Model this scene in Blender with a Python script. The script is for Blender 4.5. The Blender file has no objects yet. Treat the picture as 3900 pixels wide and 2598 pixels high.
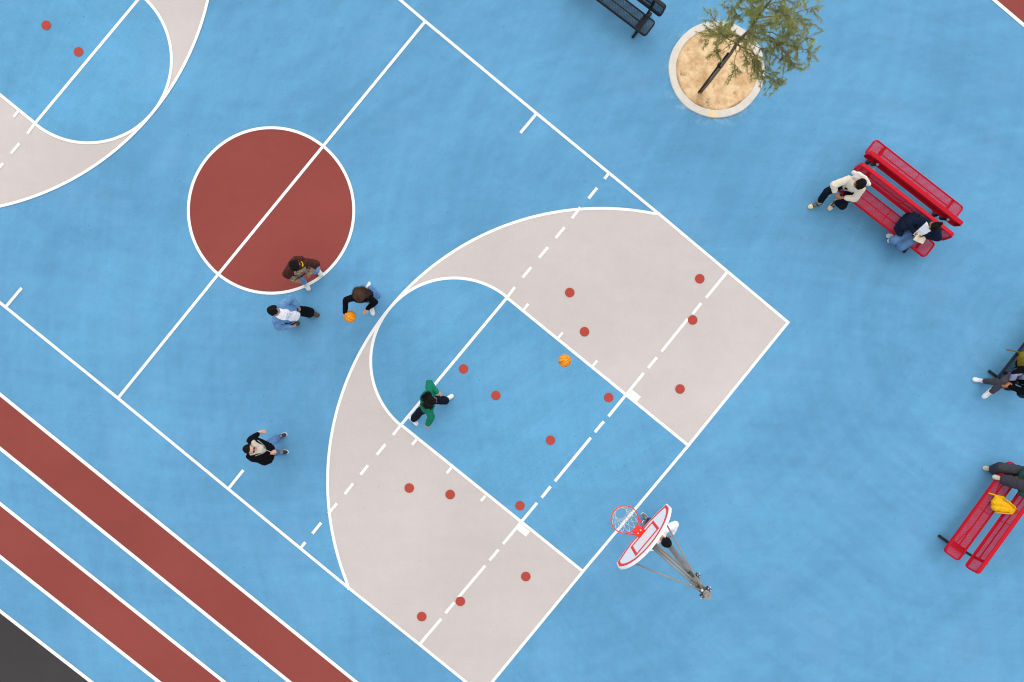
import bpy, bmesh, math, random
import numpy as np
from mathutils import Vector, Matrix, noise

random.seed(7); RNG = np.random.default_rng(11)
sc = bpy.context.scene
COL = sc.collection

# ------------------------------------------------------------------ camera, sky, sun
H = 14.1                      # drone height in metres
S = 172.0                     # photograph pixels per metre on the ground
cam_d = bpy.data.cameras.new('drone_camera'); cam = bpy.data.objects.new('drone_camera', cam_d)
COL.objects.link(cam); cam.location = (0, 0, H); cam.rotation_euler = (0, 0, 0)
cam_d.sensor_width = 36.0; cam_d.lens = 36.0 * S * H / 3900.0
cam_d.clip_start = 0.1; cam_d.clip_end = 1000
sc.camera = cam
sc.cycles.filter_width = 1.1

SUN_EL, SUN_AZ = math.radians(62), math.radians(5)     # azimuth clockwise from +Y
world = bpy.data.worlds.new('World'); sc.world = world; world.use_nodes = True
wn = world.node_tree; bgn = wn.nodes['Background']
sky = wn.nodes.new('ShaderNodeTexSky'); sky.sky_type = 'NISHITA'; sky.sun_disc = False
sky.sun_elevation = SUN_EL; sky.sun_rotation = SUN_AZ; sky.dust_density = 1.0; sky.ozone_density = 0.6
hs = wn.nodes.new('ShaderNodeHueSaturation'); hs.inputs['Saturation'].default_value = 0.12
wn.links.new(sky.outputs[0], hs.inputs['Color']); wn.links.new(hs.outputs[0], bgn.inputs[0])
bgn.inputs[1].default_value = 0.15
sun_d = bpy.data.lights.new('sun', 'SUN'); sun = bpy.data.objects.new('sun', sun_d); COL.objects.link(sun)
sun_d.energy = 1.05; sun_d.angle = math.radians(100); sun_d.color = (1.0, 0.965, 0.92)
sdir = Vector((math.sin(SUN_AZ) * math.cos(SUN_EL), math.cos(SUN_AZ) * math.cos(SUN_EL), math.sin(SUN_EL)))
sun.rotation_euler = sdir.to_track_quat('Z', 'Y').to_euler()
sc.view_settings.view_transform = 'Standard'; sc.view_settings.look = 'None'
sc.view_settings.exposure = 0.42; sc.view_settings.gamma = 1.0; sc.view_settings.use_curve_mapping = False

# ------------------------------------------------------------------ helpers
def W(px, py, h=0.0):
    """real place of something seen at a photograph pixel when it is h metres above the ground"""
    k = (H - h) / (H * S)
    return Vector(((px - 1950) * k, (1299 - py) * k, h))

def srgb(r, g, b):
    f = lambda c: (c / 255 / 12.92) if c / 255 <= 0.04045 else ((c / 255 + 0.055) / 1.055) ** 2.4
    return (f(r), f(g), f(b), 1.0)

def tag(o, label=None, cat=None, group=None, kind=None):
    if label: o['label'] = label
    if cat: o['category'] = cat
    if group: o['group'] = group
    if kind: o['kind'] = kind
    return o

def link(name, me, mat=None, parent=None):
    o = bpy.data.objects.new(name, me); COL.objects.link(o)
    if mat and me is not None and len(me.materials) == 0: me.materials.append(mat)
    if parent:
        o.parent = parent
    return o

def empty(name, loc=(0, 0, 0), rz=0.0):
    o = bpy.data.objects.new(name, None); COL.objects.link(o)
    o.location = loc; o.rotation_euler = (0, 0, rz); o.empty_display_size = 0.1
    return o

def bm_obj(name, bm, mat, parent=None, smooth=False):
    me = bpy.data.meshes.new(name)
    bm.normal_update(); bm.to_mesh(me); bm.free()
    if smooth: me.polygons.foreach_set('use_smooth', [True] * len(me.polygons))
    return link(name, me, mat, parent)

def frame(d):
    d = Vector(d).normalized()
    a = Vector((0, 0, 1)) if abs(d.z) < 0.9 else Vector((1, 0, 0))
    u = d.cross(a).normalized(); v = d.cross(u).normalized()
    return u, v

def rings(bm, rr, cap=True):
    """loft a list of point rings"""
    vs = [[bm.verts.new(p) for p in r] for r in rr]
    n = len(vs[0])
    for a, b in zip(vs, vs[1:]):
        for i in range(n):
            bm.faces.new((a[i], a[(i + 1) % n], b[(i + 1) % n], b[i]))
    if cap:
        bm.faces.new(list(reversed(vs[0]))); bm.faces.new(vs[-1])

def tube(bm, pts, rad, seg=8):
    pts = [Vector(p) for p in pts]; n = len(pts)
    if not hasattr(rad, '__len__'): rad = [rad] * n
    rr = []; pu = None
    for i, p in enumerate(pts):
        d = (pts[min(i + 1, n - 1)] - pts[max(i - 1, 0)])
        if pu is None: u, v = frame(d)
        else:
            d = d.normalized(); u = (pu - d * pu.dot(d)).normalized(); v = d.cross(u)
        pu = u
        rr.append([p + (u * math.cos(2 * math.pi * k / seg) + v * math.sin(2 * math.pi * k / seg)) * rad[i] for k in range(seg)])
    rings(bm, rr)

def capsule(bm, p0, p1, r0, r1, seg=12):
    p0, p1 = Vector(p0), Vector(p1); d = p1 - p0
    if d.length < 1e-5: d = Vector((0, 0, 1e-4))
    dn = d.normalized()
    pts, rad = [], []
    for a in (-80, -55, -28): pts.append(p0 + dn * r0 * math.sin(math.radians(a))); rad.append(r0 * math.cos(math.radians(a)))
    for k in range(4): t = k / 3; pts.append(p0 + d * t); rad.append(r0 + (r1 - r0) * t)
    for a in (28, 55, 80): pts.append(p1 + dn * r1 * math.sin(math.radians(a))); rad.append(r1 * math.cos(math.radians(a)))
    tube(bm, pts, rad, seg)

def ellipsoid(bm, c, ax, ay, az, seg=14, st=9):
    c = Vector(c); rr = []
    for i in range(st):
        th = math.pi * (i + 0.35) / (st - 0.3)
        rr.append([c + az * math.cos(th) + (ax * math.cos(2 * math.pi * k / seg) + ay * math.sin(2 * math.pi * k / seg)) * math.sin(th) for k in range(seg)])
    rings(bm, rr)

def box(bm, c, ax, ay, az):
    c = Vector(c); ax, ay, az = Vector(ax), Vector(ay), Vector(az)
    v = [bm.verts.new(c + ax * i + ay * j + az * k) for k in (-1, 1) for j in (-1, 1) for i in (-1, 1)]
    for f in ((0, 2, 3, 1), (4, 5, 7, 6), (0, 1, 5, 4), (2, 6, 7, 3), (0, 4, 6, 2), (1, 3, 7, 5)):
        bm.faces.new([v[i] for i in f])

CL_TEX = {}
def clouds(scale, depth=2):
    k = (scale, depth)
    if k not in CL_TEX:
        t = bpy.data.textures.new('folds', 'CLOUDS'); t.noise_scale = scale; t.noise_depth = depth; CL_TEX[k] = t
    return CL_TEX[k]

def remeshed(name, bm, mat, voxel=0.01, smooth=6, disp=0.0, dscale=0.07, parent=None, base=None, disp2=0.0):
    """one closed skin round everything in bm"""
    me = bpy.data.meshes.new('tmp'); bm.normal_update()
    bmesh.ops.recalc_face_normals(bm, faces=bm.faces)
    bm.to_mesh(me); bm.free()
    o = bpy.data.objects.new('tmp', me); COL.objects.link(o)
    m = o.modifiers.new('r', 'REMESH'); m.mode = 'VOXEL'; m.voxel_size = voxel; m.adaptivity = 0
    if smooth:
        m = o.modifiers.new('s', 'SMOOTH'); m.factor = 0.5; m.iterations = smooth
    for dv, ds, dp in ((disp, dscale, 2), (disp2, dscale * 0.4, 1)):
        if dv:
            m = o.modifiers.new('d', 'DISPLACE'); m.texture = clouds(ds, dp); m.strength = dv; m.mid_level = 0.5
            m.texture_coords = 'LOCAL'
    dg = bpy.context.evaluated_depsgraph_get(); dg.update()
    me2 = bpy.data.meshes.new_from_object(o.evaluated_get(dg), depsgraph=dg)
    bpy.data.objects.remove(o); bpy.data.meshes.remove(me)
    me2.name = name; me2.materials.clear(); me2.materials.append(mat)
    me2.polygons.foreach_set('use_smooth', [True] * len(me2.polygons))
    if base is not None: me2.transform(Matrix.Translation(-Vector(base)))
    return link(name, me2, None, parent)

# ------------------------------------------------------------------ materials
def mat(name, col, rough=0.7, var=0.0, vscale=8.0, metal=0.0, spec=0.3, bump=0.0, bscale=60.0, sheen=0.0, col2=None):
    m = bpy.data.materials.new(name); m.use_nodes = True; nt = m.node_tree; b = nt.nodes['Principled BSDF']
    b.inputs['Roughness'].default_value = rough; b.inputs['Metallic'].default_value = metal
    b.inputs['Specular IOR Level'].default_value = spec
    if sheen: b.inputs['Sheen Weight'].default_value = sheen
    b.inputs['Base Color'].default_value = col
    tc = None
    if var or col2:
        tc = nt.nodes.new('ShaderNodeTexCoord'); n = nt.nodes.new('ShaderNodeTexNoise')
        n.inputs['Scale'].default_value = vscale; n.inputs['Detail'].default_value = 5
        nt.links.new(tc.outputs['Object'], n.inputs['Vector'])
        r = nt.nodes.new('ShaderNodeValToRGB'); r.color_ramp.elements[0].position = 0.3; r.color_ramp.elements[1].position = 0.7
        if col2: r.color_ramp.elements[0].color = col; r.color_ramp.elements[1].color = col2
        else:
            r.color_ramp.elements[0].color = tuple(c * (1 - var) for c in col[:3]) + (1,)
            r.color_ramp.elements[1].color = tuple(min(1, c * (1 + var)) for c in col[:3]) + (1,)
        nt.links.new(n.outputs['Fac'], r.inputs[0]); nt.links.new(r.outputs[0], b.inputs['Base Color'])
    if bump:
        if tc is None: tc = nt.nodes.new('ShaderNodeTexCoord')
        n2 = nt.nodes.new('ShaderNodeTexNoise'); n2.inputs['Scale'].default_value = bscale; n2.inputs['Detail'].default_value = 4
        nt.links.new(tc.outputs['Object'], n2.inputs['Vector'])
        bp = nt.nodes.new('ShaderNodeBump'); bp.inputs['Strength'].default_value = bump; bp.inputs['Distance'].default_value = 0.01
        nt.links.new(n2.outputs['Fac'], bp.inputs['Height']); nt.links.new(bp.outputs[0], b.inputs['Normal'])
    return m

def paint_mat(name, col, lo=0.91, hi=1.07, fade=None, speck=0.5, scratch=True, rough=0.85, amp=1.0):
    """acrylic sport coating: broad tone drift, fine grain, dark specks, hairline scuffs and chalky wear"""
    m = bpy.data.materials.new(name); m.use_nodes = True; nt = m.node_tree; N, L = nt.nodes, nt.links
    b = N['Principled BSDF']; b.inputs['Roughness'].default_value = rough; b.inputs['Specular IOR Level'].default_value = 0.2
    g = N.new('ShaderNodeNewGeometry')
    def nz(scale, det=4, rgh=0.55, vec=None, dist=0.0):
        n = N.new('ShaderNodeTexNoise'); n.inputs['Scale'].default_value = scale; n.inputs['Detail'].default_value = det
        n.inputs['Roughness'].default_value = rgh; n.inputs['Distortion'].default_value = dist
        L.new(vec or g.outputs['Position'], n.inputs['Vector']); return n.outputs['Fac']
    def ramp(x, a, bb, c0, c1):
        r = N.new('ShaderNodeMapRange'); r.inputs[1].default_value = a; r.inputs[2].default_value = bb
        r.inputs[3].default_value = c0; r.inputs[4].default_value = c1; r.clamp = True
        L.new(x, r.inputs[0]); return r.outputs[0]
    def mul(a, c):
        r = N.new('ShaderNodeMath'); r.operation = 'MULTIPLY'; L.new(a, r.inputs[0])
        if isinstance(c, float): r.inputs[1].default_value = c
        else: L.new(c, r.inputs[1])
        return r.outputs[0]
    # broom-like stretched streaks
    mp = N.new('ShaderNodeMapping'); mp.inputs['Rotation'].default_value = (0, 0, math.radians(38)); mp.inputs['Scale'].default_value = (0.35, 1.6, 1)
    L.new(g.outputs['Position'], mp.inputs['Vector'])
    v = mul(ramp(nz(0.28, 3), 0.32, 0.68, lo, hi), ramp(nz(1.1, 5, 0.6, mp.outputs[0], 0.6), 0.25, 0.75, 1 - 0.045 * amp, 1 + 0.045 * amp))
    v = mul(v, ramp(nz(3.5, 8, 0.75), 0.2, 0.8, 1 - 0.075 * amp, 1 + 0.075 * amp))
    v = mul(v, ramp(nz(38, 4, 0.75), 0.25, 0.75, 1 - 0.10 * amp, 1 + 0.10 * amp))
    if fade:
        # squeegee sweeps left in the coating
        for cx, cy, q in ((2900, 2500, 2.6), (3900, 1250, 3.4), (900, -400, 2.2)):
            sw = N.new('ShaderNodeVectorMath'); sw.operation = 'DISTANCE'; c0 = W(cx, cy); sw.inputs[1].default_value = (c0.x, c0.y, 0); L.new(g.outputs['Position'], sw.inputs[0])
            sx = N.new('ShaderNodeSeparateXYZ'); L.new(g.outputs['Position'], sx.inputs[0])
            cb = N.new('ShaderNodeCombineXYZ'); L.new(mul(sw.outputs['Value'], q), cb.inputs[0]); L.new(mul(sx.outputs[0], 0.16), cb.inputs[1]); L.new(mul(sx.outputs[1], 0.16), cb.inputs[2])
            v = mul(v, ramp(nz(1.0, 4, 0.6, cb.outputs[0]), 0.3, 0.7, 0.955, 1.045))
    if speck:
        vo = N.new('ShaderNodeTexVoronoi'); vo.inputs['Scale'].default_value = 5.0; L.new(g.outputs['Position'], vo.inputs['Vector'])
        sp = ramp(vo.outputs['Distance'], 0.035, 0.075, 1.0 - speck, 1.0)
        msk = ramp(nz(0.9, 2), 0.48, 0.56, 0.0, 1.0)
        mx = N.new('ShaderNodeMix'); mx.data_type = 'FLOAT'; L.new(msk, mx.inputs[0]); mx.inputs[2].default_value = 1.0; L.new(sp, mx.inputs[3])
        v = mul(v, mx.outputs[0])
    if scratch:
        for ang, sc_ in ((20, 2.2), (75, 2.8)):
            mp2 = N.new('ShaderNodeMapping'); mp2.inputs['Rotation'].default_value = (0, 0, math.radians(ang)); mp2.inputs['Scale'].default_value = (1.3, 11, 1)
            L.new(g.outputs['Position'], mp2.inputs['Vector'])
            s = ramp(nz(sc_, 2, 0.5, mp2.outputs[0], 2.5), 0.755, 0.775, 1.0, 0.85)
            v = mul(v, s)
    if scratch:
        v = mul(v, ramp(nz(16, 3, 0.6, None, 0.8), 0.72, 0.78, 1.0, 1.16))
    cm = N.new('ShaderNodeMix'); cm.data_type = 'RGBA'; cm.blend_type = 'MULTIPLY'; cm.inputs[0].default_value = 1.0
    cm.inputs[6].default_value = col; L.new(v, cm.inputs[7])
    out = cm.outputs[2]
    if fade:
        # dusty greyed patches
        fm = N.new('ShaderNodeMix'); fm.data_type = 'RGBA'; fm.inputs[7].default_value = fade
        L.new(ramp(nz(0.55, 6, 0.65), 0.52, 0.75, 0.0, 0.26), fm.inputs[0]); L.new(out, fm.inputs[6]); out = fm.outputs[2]
        # chalky light chips
        fm2 = N.new('ShaderNodeMix'); fm2.data_type = 'RGBA'; fm2.inputs[7].default_value = srgb(190, 214, 228)
        c = mul(ramp(nz(7, 6, 0.75), 0.66, 0.74, 0.0, 0.30), ramp(nz(0.7, 2), 0.5, 0.62, 0.0, 1.0))
        L.new(c, fm2.inputs[0]); L.new(out, fm2.inputs[6]); out = fm2.outputs[2]
    if fade and name.startswith('blue_coating'):
        # worn, cement-stained coating round the tree pit
        pc = W(2729, 266)
        vm = N.new('ShaderNodeVectorMath'); vm.operation = 'DISTANCE'; vm.inputs[1].default_value = (pc.x, pc.y, 0); L.new(g.outputs['Position'], vm.inputs[0])
        ring = ramp(vm.outputs['Value'], 1.04, 1.30, 1.0, 0.0)
        fm3 = N.new('ShaderNodeMix'); fm3.data_type = 'RGBA'; fm3.inputs[7].default_value = srgb(196, 214, 228)
        L.new(mul(ring, ramp(nz(3.2, 7, 0.72), 0.50, 0.72, 0.0, 0.62)), fm3.inputs[0]); L.new(out, fm3.inputs[6]); out = fm3.outputs[2]
    L.new(out, b.inputs['Base Color'])
    bp = N.new('ShaderNodeBump'); bp.inputs['Strength'].default_value = 0.25; bp.inputs['Distance'].default_value = 0.004
    L.new(nz(140, 3), bp.inputs['Height']); L.new(bp.outputs[0], b.inputs['Normal'])
    return m

M = {}
M['blue'] = paint_mat('blue_coating', srgb(95, 155, 194), amp=1.25, fade=srgb(118, 152, 186))
M['keyblue'] = paint_mat('key_coating', srgb(95, 157, 196), amp=1.2, lo=0.92, hi=1.06, fade=srgb(118, 152, 186))
M['pink'] = paint_mat('pale_coating', srgb(199, 190, 186), lo=0.95, hi=1.05, speck=0.3, amp=0.6)
M['brick'] = paint_mat('red_coating', srgb(142, 68, 62), lo=0.92, hi=1.08, amp=0.6, speck=0.35)
M['dot'] = paint_mat('dot_coating', srgb(176, 72, 62), lo=0.96, hi=1.04, speck=0.0, scratch=False, amp=0.5)
M['line'] = paint_mat('line_paint', srgb(240, 240, 238), lo=0.98, hi=1.02, speck=0.0, scratch=False, rough=0.7, amp=0.25)
M['asphalt'] = paint_mat('asphalt', srgb(62, 60, 60), lo=0.9, hi=1.1, speck=0.3)

# ------------------------------------------------------------------ the ground and its painted markings
bm = bmesh.new(); R_ = 250
bm.faces.new([bm.verts.new(p) for p in ((-R_, -R_, 0), (R_, -R_, 0), (R_, R_, 0), (-R_, R_, 0))])
ground = tag(bm_obj('ground', bm, M['blue']), 'light blue coated sports ground with painted courts and lanes', 'ground', kind='structure')

zl = [0.0080]
def sheet(name, pts, m, z):
    bm = bmesh.new()
    ps = [Vector((*W(x, y).xy, z)) for x, y in pts]
    area = sum(a.x * b.y - b.x * a.y for a, b in zip(ps, ps[1:] + ps[:1]))
    if area < 0: ps.reverse()
    bm.faces.new([bm.verts.new(p) for p in ps])
    bmesh.ops.triangulate(bm, faces=bm.faces)
    return bm_obj(name, bm, M[m], ground)

def ribbon(name, pts, w=11.2, closed=False, m='line', ext=0.0):
    """a painted line of even width along photograph-pixel points on the ground"""
    zl[0] += 0.00005; z = zl[0]
    P = [Vector((x, y)) for x, y in pts]; n = len(P)
    if ext:
        P[0] = P[0] - (P[1] - P[0]).normalized() * ext; P[-1] = P[-1] + (P[-1] - P[-2]).normalized() * ext
    bm = bmesh.new(); L = []; Rr = []
    for i, p in enumerate(P):
        if closed: d = P[(i + 1) % n] - P[i - 1]
        else: d = P[min(i + 1, n - 1)] - P[max(i - 1, 0)]
        d.normalize(); nn = Vector((-d.y, d.x)) * w / 2
        a = W(*(p + nn)); b = W(*(p - nn))
        L.append(bm.verts.new((a.x, a.y, z))); Rr.append(bm.verts.new((b.x, b.y, z)))
    for i in range(n if closed else n - 1):
        j = (i + 1) % n
        bm.faces.new((L[i], L[j], Rr[j], Rr[i]))
    return bm_obj(name, bm, M[m], ground)

CC = (1033, 802)                                   # centre of the court
refl = lambda p: (2 * CC[0] - p[0], 2 * CC[1] - p[1])
arc = lambda c, r, a0, a1, n=72: [(c[0] + r * math.cos(math.radians(a0 + (a1 - a0) * i / n)), c[1] + r * math.sin(math.radians(a0 + (a1 - a0) * i / n))) for i in range(n + 1)]
A3 = arc((2288, 1834), 1040, 157.0, 282.6)          # three point arc, from the lower side line to the upper one
A3[0] = (1330, 2246); A3[-1] = (2514, 815)
KEY = arc((1729, 1376), 317, 129.8, 309.9)          # free throw circle
c_ur, c_lr = (3001, 1228), (1834, 2646)             # court corners at the near baseline
pale = [(2514, 815), c_ur, (2621, 1697), (2220, 2176), c_lr, (1330, 2246)] + A3[1:-1]
keyp = [(1931, 1134), (2621, 1697), (2220, 2176), (1527.5, 1618)] + KEY[1:-1]
for f in (lambda p: p, refl):
    o = sheet('three_point_area', [f(p) for p in pale], 'pink', 0.004)
    o = sheet('key_area', [f(p) for p in keyp], 'keyblue', 0.007)
sheet('centre_circle', arc(CC, 315, 0, 360, 96)[:-1], 'brick', 0.004)

# running lanes at the lower left and the next court's corner at the upper right
T = [((0, 1501), (1358, 2598)), ((0, 1707), (1104.5, 2598)), ((0, 1917), (856, 2598)), ((0, 2118.6), (607.5, 2598)), ((0, 2325.7), (350.7, 2598))]
def long(a, b, k0=5000, k1=5000):
    a, b = Vector(a), Vector(b); d = (b - a).normalized(); return tuple(a - d * k0), tuple(b + d * k1)
T = [long(*t) for t in T]
sheet('running_lane', [T[0][0], T[0][1], T[1][1], T[1][0]], 'brick', 0.004)
sheet('running_lane', [T[2][0], T[2][1], T[3][1], T[3][0]], 'brick', 0.004)
sheet('asphalt_strip', [T[4][0], T[4][1], (T[4][1][0] - 4000, T[4][1][1] + 4000), (T[4][0][0] - 4000, T[4][0][1] + 4000)], 'asphalt', 0.004)
for t in T: ribbon('lane_line', t, 13.0)
t = long((3784.6, 0), (3900, 98), 3000, 3000); ribbon('lane_line', t, 13.0)
sheet('running_lane', [t[0], t[1], (t[1][0] + 200, t[1][1] - 220), (t[0][0] + 200, t[0][1] - 220)], 'brick', 0.004)

# court outline (the far half is the near half turned round the centre)
ribbon('side_line', [refl(c_lr), (1524, 0), (1620, 82), (2045, 434), (2515, 820), c_ur], ext=5)
ribbon('side_line', [refl(c_ur), (0, 1152), (450, 1516.5), (870, 1862), (1300, 2216), (1598, 2454), (1775, 2597), c_lr], ext=5)
ribbon('half_court_line', [(1620, 82), (831, 1046), (450, 1517)])
ribbon('centre_circle_line', arc(CC, 315, 0, 360, 120)[:-1], closed=True)
halves = (lambda p: p, refl)
for f in halves:
    g = lambda *ps: [f(p) for p in ps]
    ribbon('base_line', g(c_ur, (2621, 1697), (2220, 2176), c_lr))
    ribbon('three_point_line', g(*A3))
    ribbon('key_arc_line', g(*KEY))
    ribbon('lane_edge_line', g((1931, 1134), (2624, 1699)))
    ribbon('lane_edge_line', g((1527.5, 1618), (2222, 2178)))
    ribbon('free_throw_line', g((1961, 1093.5), (1931, 1134), (1527.5, 1618), (1497, 1657)))
    for a, b in (((2023.4, 1017.9), (1990.3, 1057.6)), ((2087, 942), (2052.7, 982)), ((2150.5, 866), (2115.7, 907.4)), ((2210, 789.7), (2178, 832)),
                 ((2274, 716), (2241, 756.6)), ((2322, 655), (2302, 682)), ((1468.4, 1691.6), (1435.3, 1732)), ((1402, 1771.8), (1373.4, 1807.7)),
                 ((1345.3, 1841), (1313.3, 1882)), ((1284, 1917), (1250.8, 1955.7)), ((1223.8, 1990.4), (1190, 2032)), ((1163.6, 2065), (1142, 2091)),
                 ((2771, 1034.4), (2688.4, 1135)), ((2670, 1154.8), (2637.6, 1196)), ((2619, 1215), (2519, 1339)), ((2502, 1361), (2468, 1401.7)),
                 ((2451.4, 1421), (2317, 1585.6)), ((2299.6, 1605), (2265.3, 1646)), ((2250, 1666.7), (2113.4, 1833)), ((2097, 1852.4), (2063, 1895)),
                 ((2045.5, 1915), (1915.8, 2071.6)), ((1899, 2092.6), (1864.4, 2134)), ((1848.4, 2153.4), (1746, 2275)), ((1730.8, 2294), (1696.5, 2335)),
                 ((1681, 2356), (1598, 2453.8))):
        ribbon('dashed_line', g(a, b), 11.4)
    for a, b in (((2045.5, 430.8), (1982, 507)), ((927.8, 1790), (868, 1864.5))): ribbon('hash_mark', g(a, b))
    for a, b in (((2012.4, 1157.6), (1994.7, 1179.7)), ((2143.3, 1266.4), (2124.5, 1288.5)), ((2274.7, 1373), (2255.4, 1396)),
                 ((1569.5, 1694.4), (1587, 1673.4)), ((1701.5, 1802), (1719.7, 1780.6)), ((1831.8, 1907.6), (1849.5, 1888.3))):
        ribbon('lane_tick', g(a, b), 10.5)
    ribbon('lane_block', g((2393.5, 1488), (2433.5, 1520.5)), 24)
    ribbon('lane_block', g((1975.5, 2005), (2011, 2034)), 26)
    zl[0] += 0.0001
    for c in ((1765.5, 1405.5), (1888.7, 1506.6), (2169.8, 1114.5), (2226, 1263.6), (2317.8, 1514.3), (2096.3, 1676.7), (2589.5, 1481.7), (2664.6, 1062),
              (2637.6, 1218.9), (1559, 1858.5), (1714.7, 1883.3), (1980.4, 1925.8), (2002.5, 2195.3), (1753.4, 2289.8), (1606.5, 2347.8)):
        zl[0] += 0.00003
        sheet('painted_dot', arc(f(c), 18.2, 0, 360, 40)[:-1], 'dot', zl[0] + 0.0015)

# small dry leaves and grit blown over the coating
M['litter'] = mat('dry_leaf_litter', srgb(140, 104, 84), 0.9, 0.4, 3.0)
bm = bmesh.new()
spots = [(2366, 1902), (2690, 1929), (2750, 2014), (3576, 1292), (3793, 1292), (450, 1252), (934, 1653), (2222, 9), (1540, 2), (257, 198), (3490, 1370), (2685, 8)]
spots += [(random.uniform(0, 3900), random.uniform(0, 2598)) for _ in range(110)]
for i, (x, y) in enumerate(spots):
    p = W(x, y); r = random.uniform(0.008, 0.017) if i < 12 else random.uniform(0.003, 0.008); a = random.uniform(0, 6.28)
    u = Vector((math.cos(a), math.sin(a), 0)) * r; v = Vector((-math.sin(a), math.cos(a), 0)) * r * 0.55
    q = [bm.verts.new(p + w + Vector((0, 0, z))) for w, z in ((u, 0.020), (v, 0.023), (-u, 0.019), (-v, 0.018))]
    bm.faces.new(q)
tag(bm_obj('leaf_litter', bm, M['litter']), 'scattered tiny dry leaves and grit on the coated ground', 'litter', kind='stuff')

# ------------------------------------------------------------------ tree pit
M['concrete'] = mat('kerb_concrete', srgb(218, 211, 200), 0.9, 0.07, 6.0, bump=0.3, bscale=70)
M['sand'] = None
def sand_mat():
    m = bpy.data.materials.new('pit_sand'); m.use_nodes = True; nt = m.node_tree; N, L = nt.nodes, nt.links; b = N['Principled BSDF']
    b.inputs['Roughness'].default_value = 0.95; b.inputs['Specular IOR Level'].default_value = 0.1
    g = N.new('ShaderNodeNewGeometry')
    def nz(s, d, r=0.6):
        n = N.new('ShaderNodeTexNoise'); n.inputs['Scale'].default_value = s; n.inputs['Detail'].default_value = d; n.inputs['Roughness'].default_value = r
        L.new(g.outputs['Position'], n.inputs['Vector']); return n.outputs['Fac']
    r = N.new('ShaderNodeValToRGB'); e = r.color_ramp.elements
    e[0].position = 0.36; e[0].color = srgb(196, 156, 112); e[1].position = 0.60; e[1].color = srgb(236, 204, 160)
    L.new(nz(3.0, 6, 0.7), r.inputs[0])
    r2 = N.new('ShaderNodeValToRGB'); e = r2.color_ramp.elements; e[0].position = 0.58; e[0].color = (0, 0, 0, 1); e[1].position = 0.67; e[1].color = (0.75, 0.75, 0.75, 1)
    L.new(nz(2.6, 8, 0.72), r2.inputs[0])
    mx = N.new('ShaderNodeMix'); mx.data_type = 'RGBA'; mx.inputs[7].default_value = srgb(120, 92, 72); L.new(r2.outputs[0], mx.inputs[0]); L.new(r.outputs[0], mx.inputs[6])
    # kerb's shade on the recessed sand, painted in as a patchy brown rim
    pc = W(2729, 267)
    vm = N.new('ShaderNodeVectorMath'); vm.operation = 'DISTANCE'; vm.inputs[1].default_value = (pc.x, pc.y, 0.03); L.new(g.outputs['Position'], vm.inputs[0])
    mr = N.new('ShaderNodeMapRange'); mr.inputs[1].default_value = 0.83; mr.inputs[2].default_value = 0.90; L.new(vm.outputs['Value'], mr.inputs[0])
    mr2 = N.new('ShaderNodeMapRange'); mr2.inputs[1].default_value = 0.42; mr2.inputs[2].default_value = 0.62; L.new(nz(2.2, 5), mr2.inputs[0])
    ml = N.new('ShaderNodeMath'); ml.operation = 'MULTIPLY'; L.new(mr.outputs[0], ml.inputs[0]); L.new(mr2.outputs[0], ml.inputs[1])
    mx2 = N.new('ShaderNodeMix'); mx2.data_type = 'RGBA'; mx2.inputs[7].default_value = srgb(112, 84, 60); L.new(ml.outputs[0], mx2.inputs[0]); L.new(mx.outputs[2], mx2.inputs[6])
    L.new(mx2.outputs[2], b.inputs['Base Color'])
    bp = N.new('ShaderNodeBump'); bp.inputs['Strength'].default_value = 0.5; bp.inputs['Distance'].default_value = 0.02
    L.new(nz(55, 4), bp.inputs['Height']); L.new(bp.outputs[0], b.inputs['Normal'])
    return m
M['sand'] = sand_mat()
PC = W(2729, 266)
_cm = M['concrete'].node_tree; _b = _cm.nodes['Principled BSDF']; _src = _b.inputs['Base Color'].links[0].from_socket
_g = _cm.nodes.new('ShaderNodeNewGeometry'); _d = _cm.nodes.new('ShaderNodeVectorMath'); _d.operation = 'DISTANCE'; _p = W(2712, 437); _d.inputs[1].default_value = (_p.x, _p.y, 0.03)
_cm.links.new(_g.outputs['Position'], _d.inputs[0]); _r = _cm.nodes.new('ShaderNodeMapRange'); _r.inputs[1].default_value = 0.08; _r.inputs[2].default_value = 0.14; _r.inputs[3].default_value = 0.8; _r.inputs[4].default_value = 0.0
_cm.links.new(_d.outputs['Value'], _r.inputs[0]); _x = _cm.nodes.new('ShaderNodeMix'); _x.data_type = 'RGBA'; _x.inputs[7].default_value = srgb(240, 212, 160)
_cm.links.new(_r.outputs[0], _x.inputs[0]); _cm.links.new(_src, _x.inputs[6]); _cm.links.new(_x.outputs[2], _b.inputs['Base Color'])
pit = tag(empty('tree_pit', PC), 'round concrete kerb ring filled with sand around the tree', 'planter')
joints = [12, 52, 118, 172, 205, 262, 318, 372]
for a0, a1 in zip(joints, joints[1:]):
    bm = bmesh.new(); n = max(6, int((a1 - a0) / 3)); rr = []
    for i in range(n + 1):
        a = math.radians(a0 + 0.08 + (a1 - a0 - 0.16) * i / n); c, s = math.cos(a), math.sin(a)
        ro = 1.062 + 0.012 * noise.noise(Vector((c * 3, s * 3, 0.4))) + 0.006 * noise.noise(Vector((c * 14, s * 14, 2.4)))
        ri = 0.903 + 0.006 * noise.noise(Vector((c * 3, s * 3, 5)))
        rr.append([(c * r, s * r, z) for r, z in ((ro + 0.004, 0.0), (ro, 0.026), (ro - 0.010, 0.034), (ri + 0.010, 0.034), (ri, 0.026), (ri, -0.01))])
    rings(bm, rr); bmesh.ops.recalc_face_normals(bm, faces=bm.faces)
    bm_obj('kerb_segment', bm, M['concrete'], pit)
bm = bmesh.new(); rings_ = []
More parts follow.
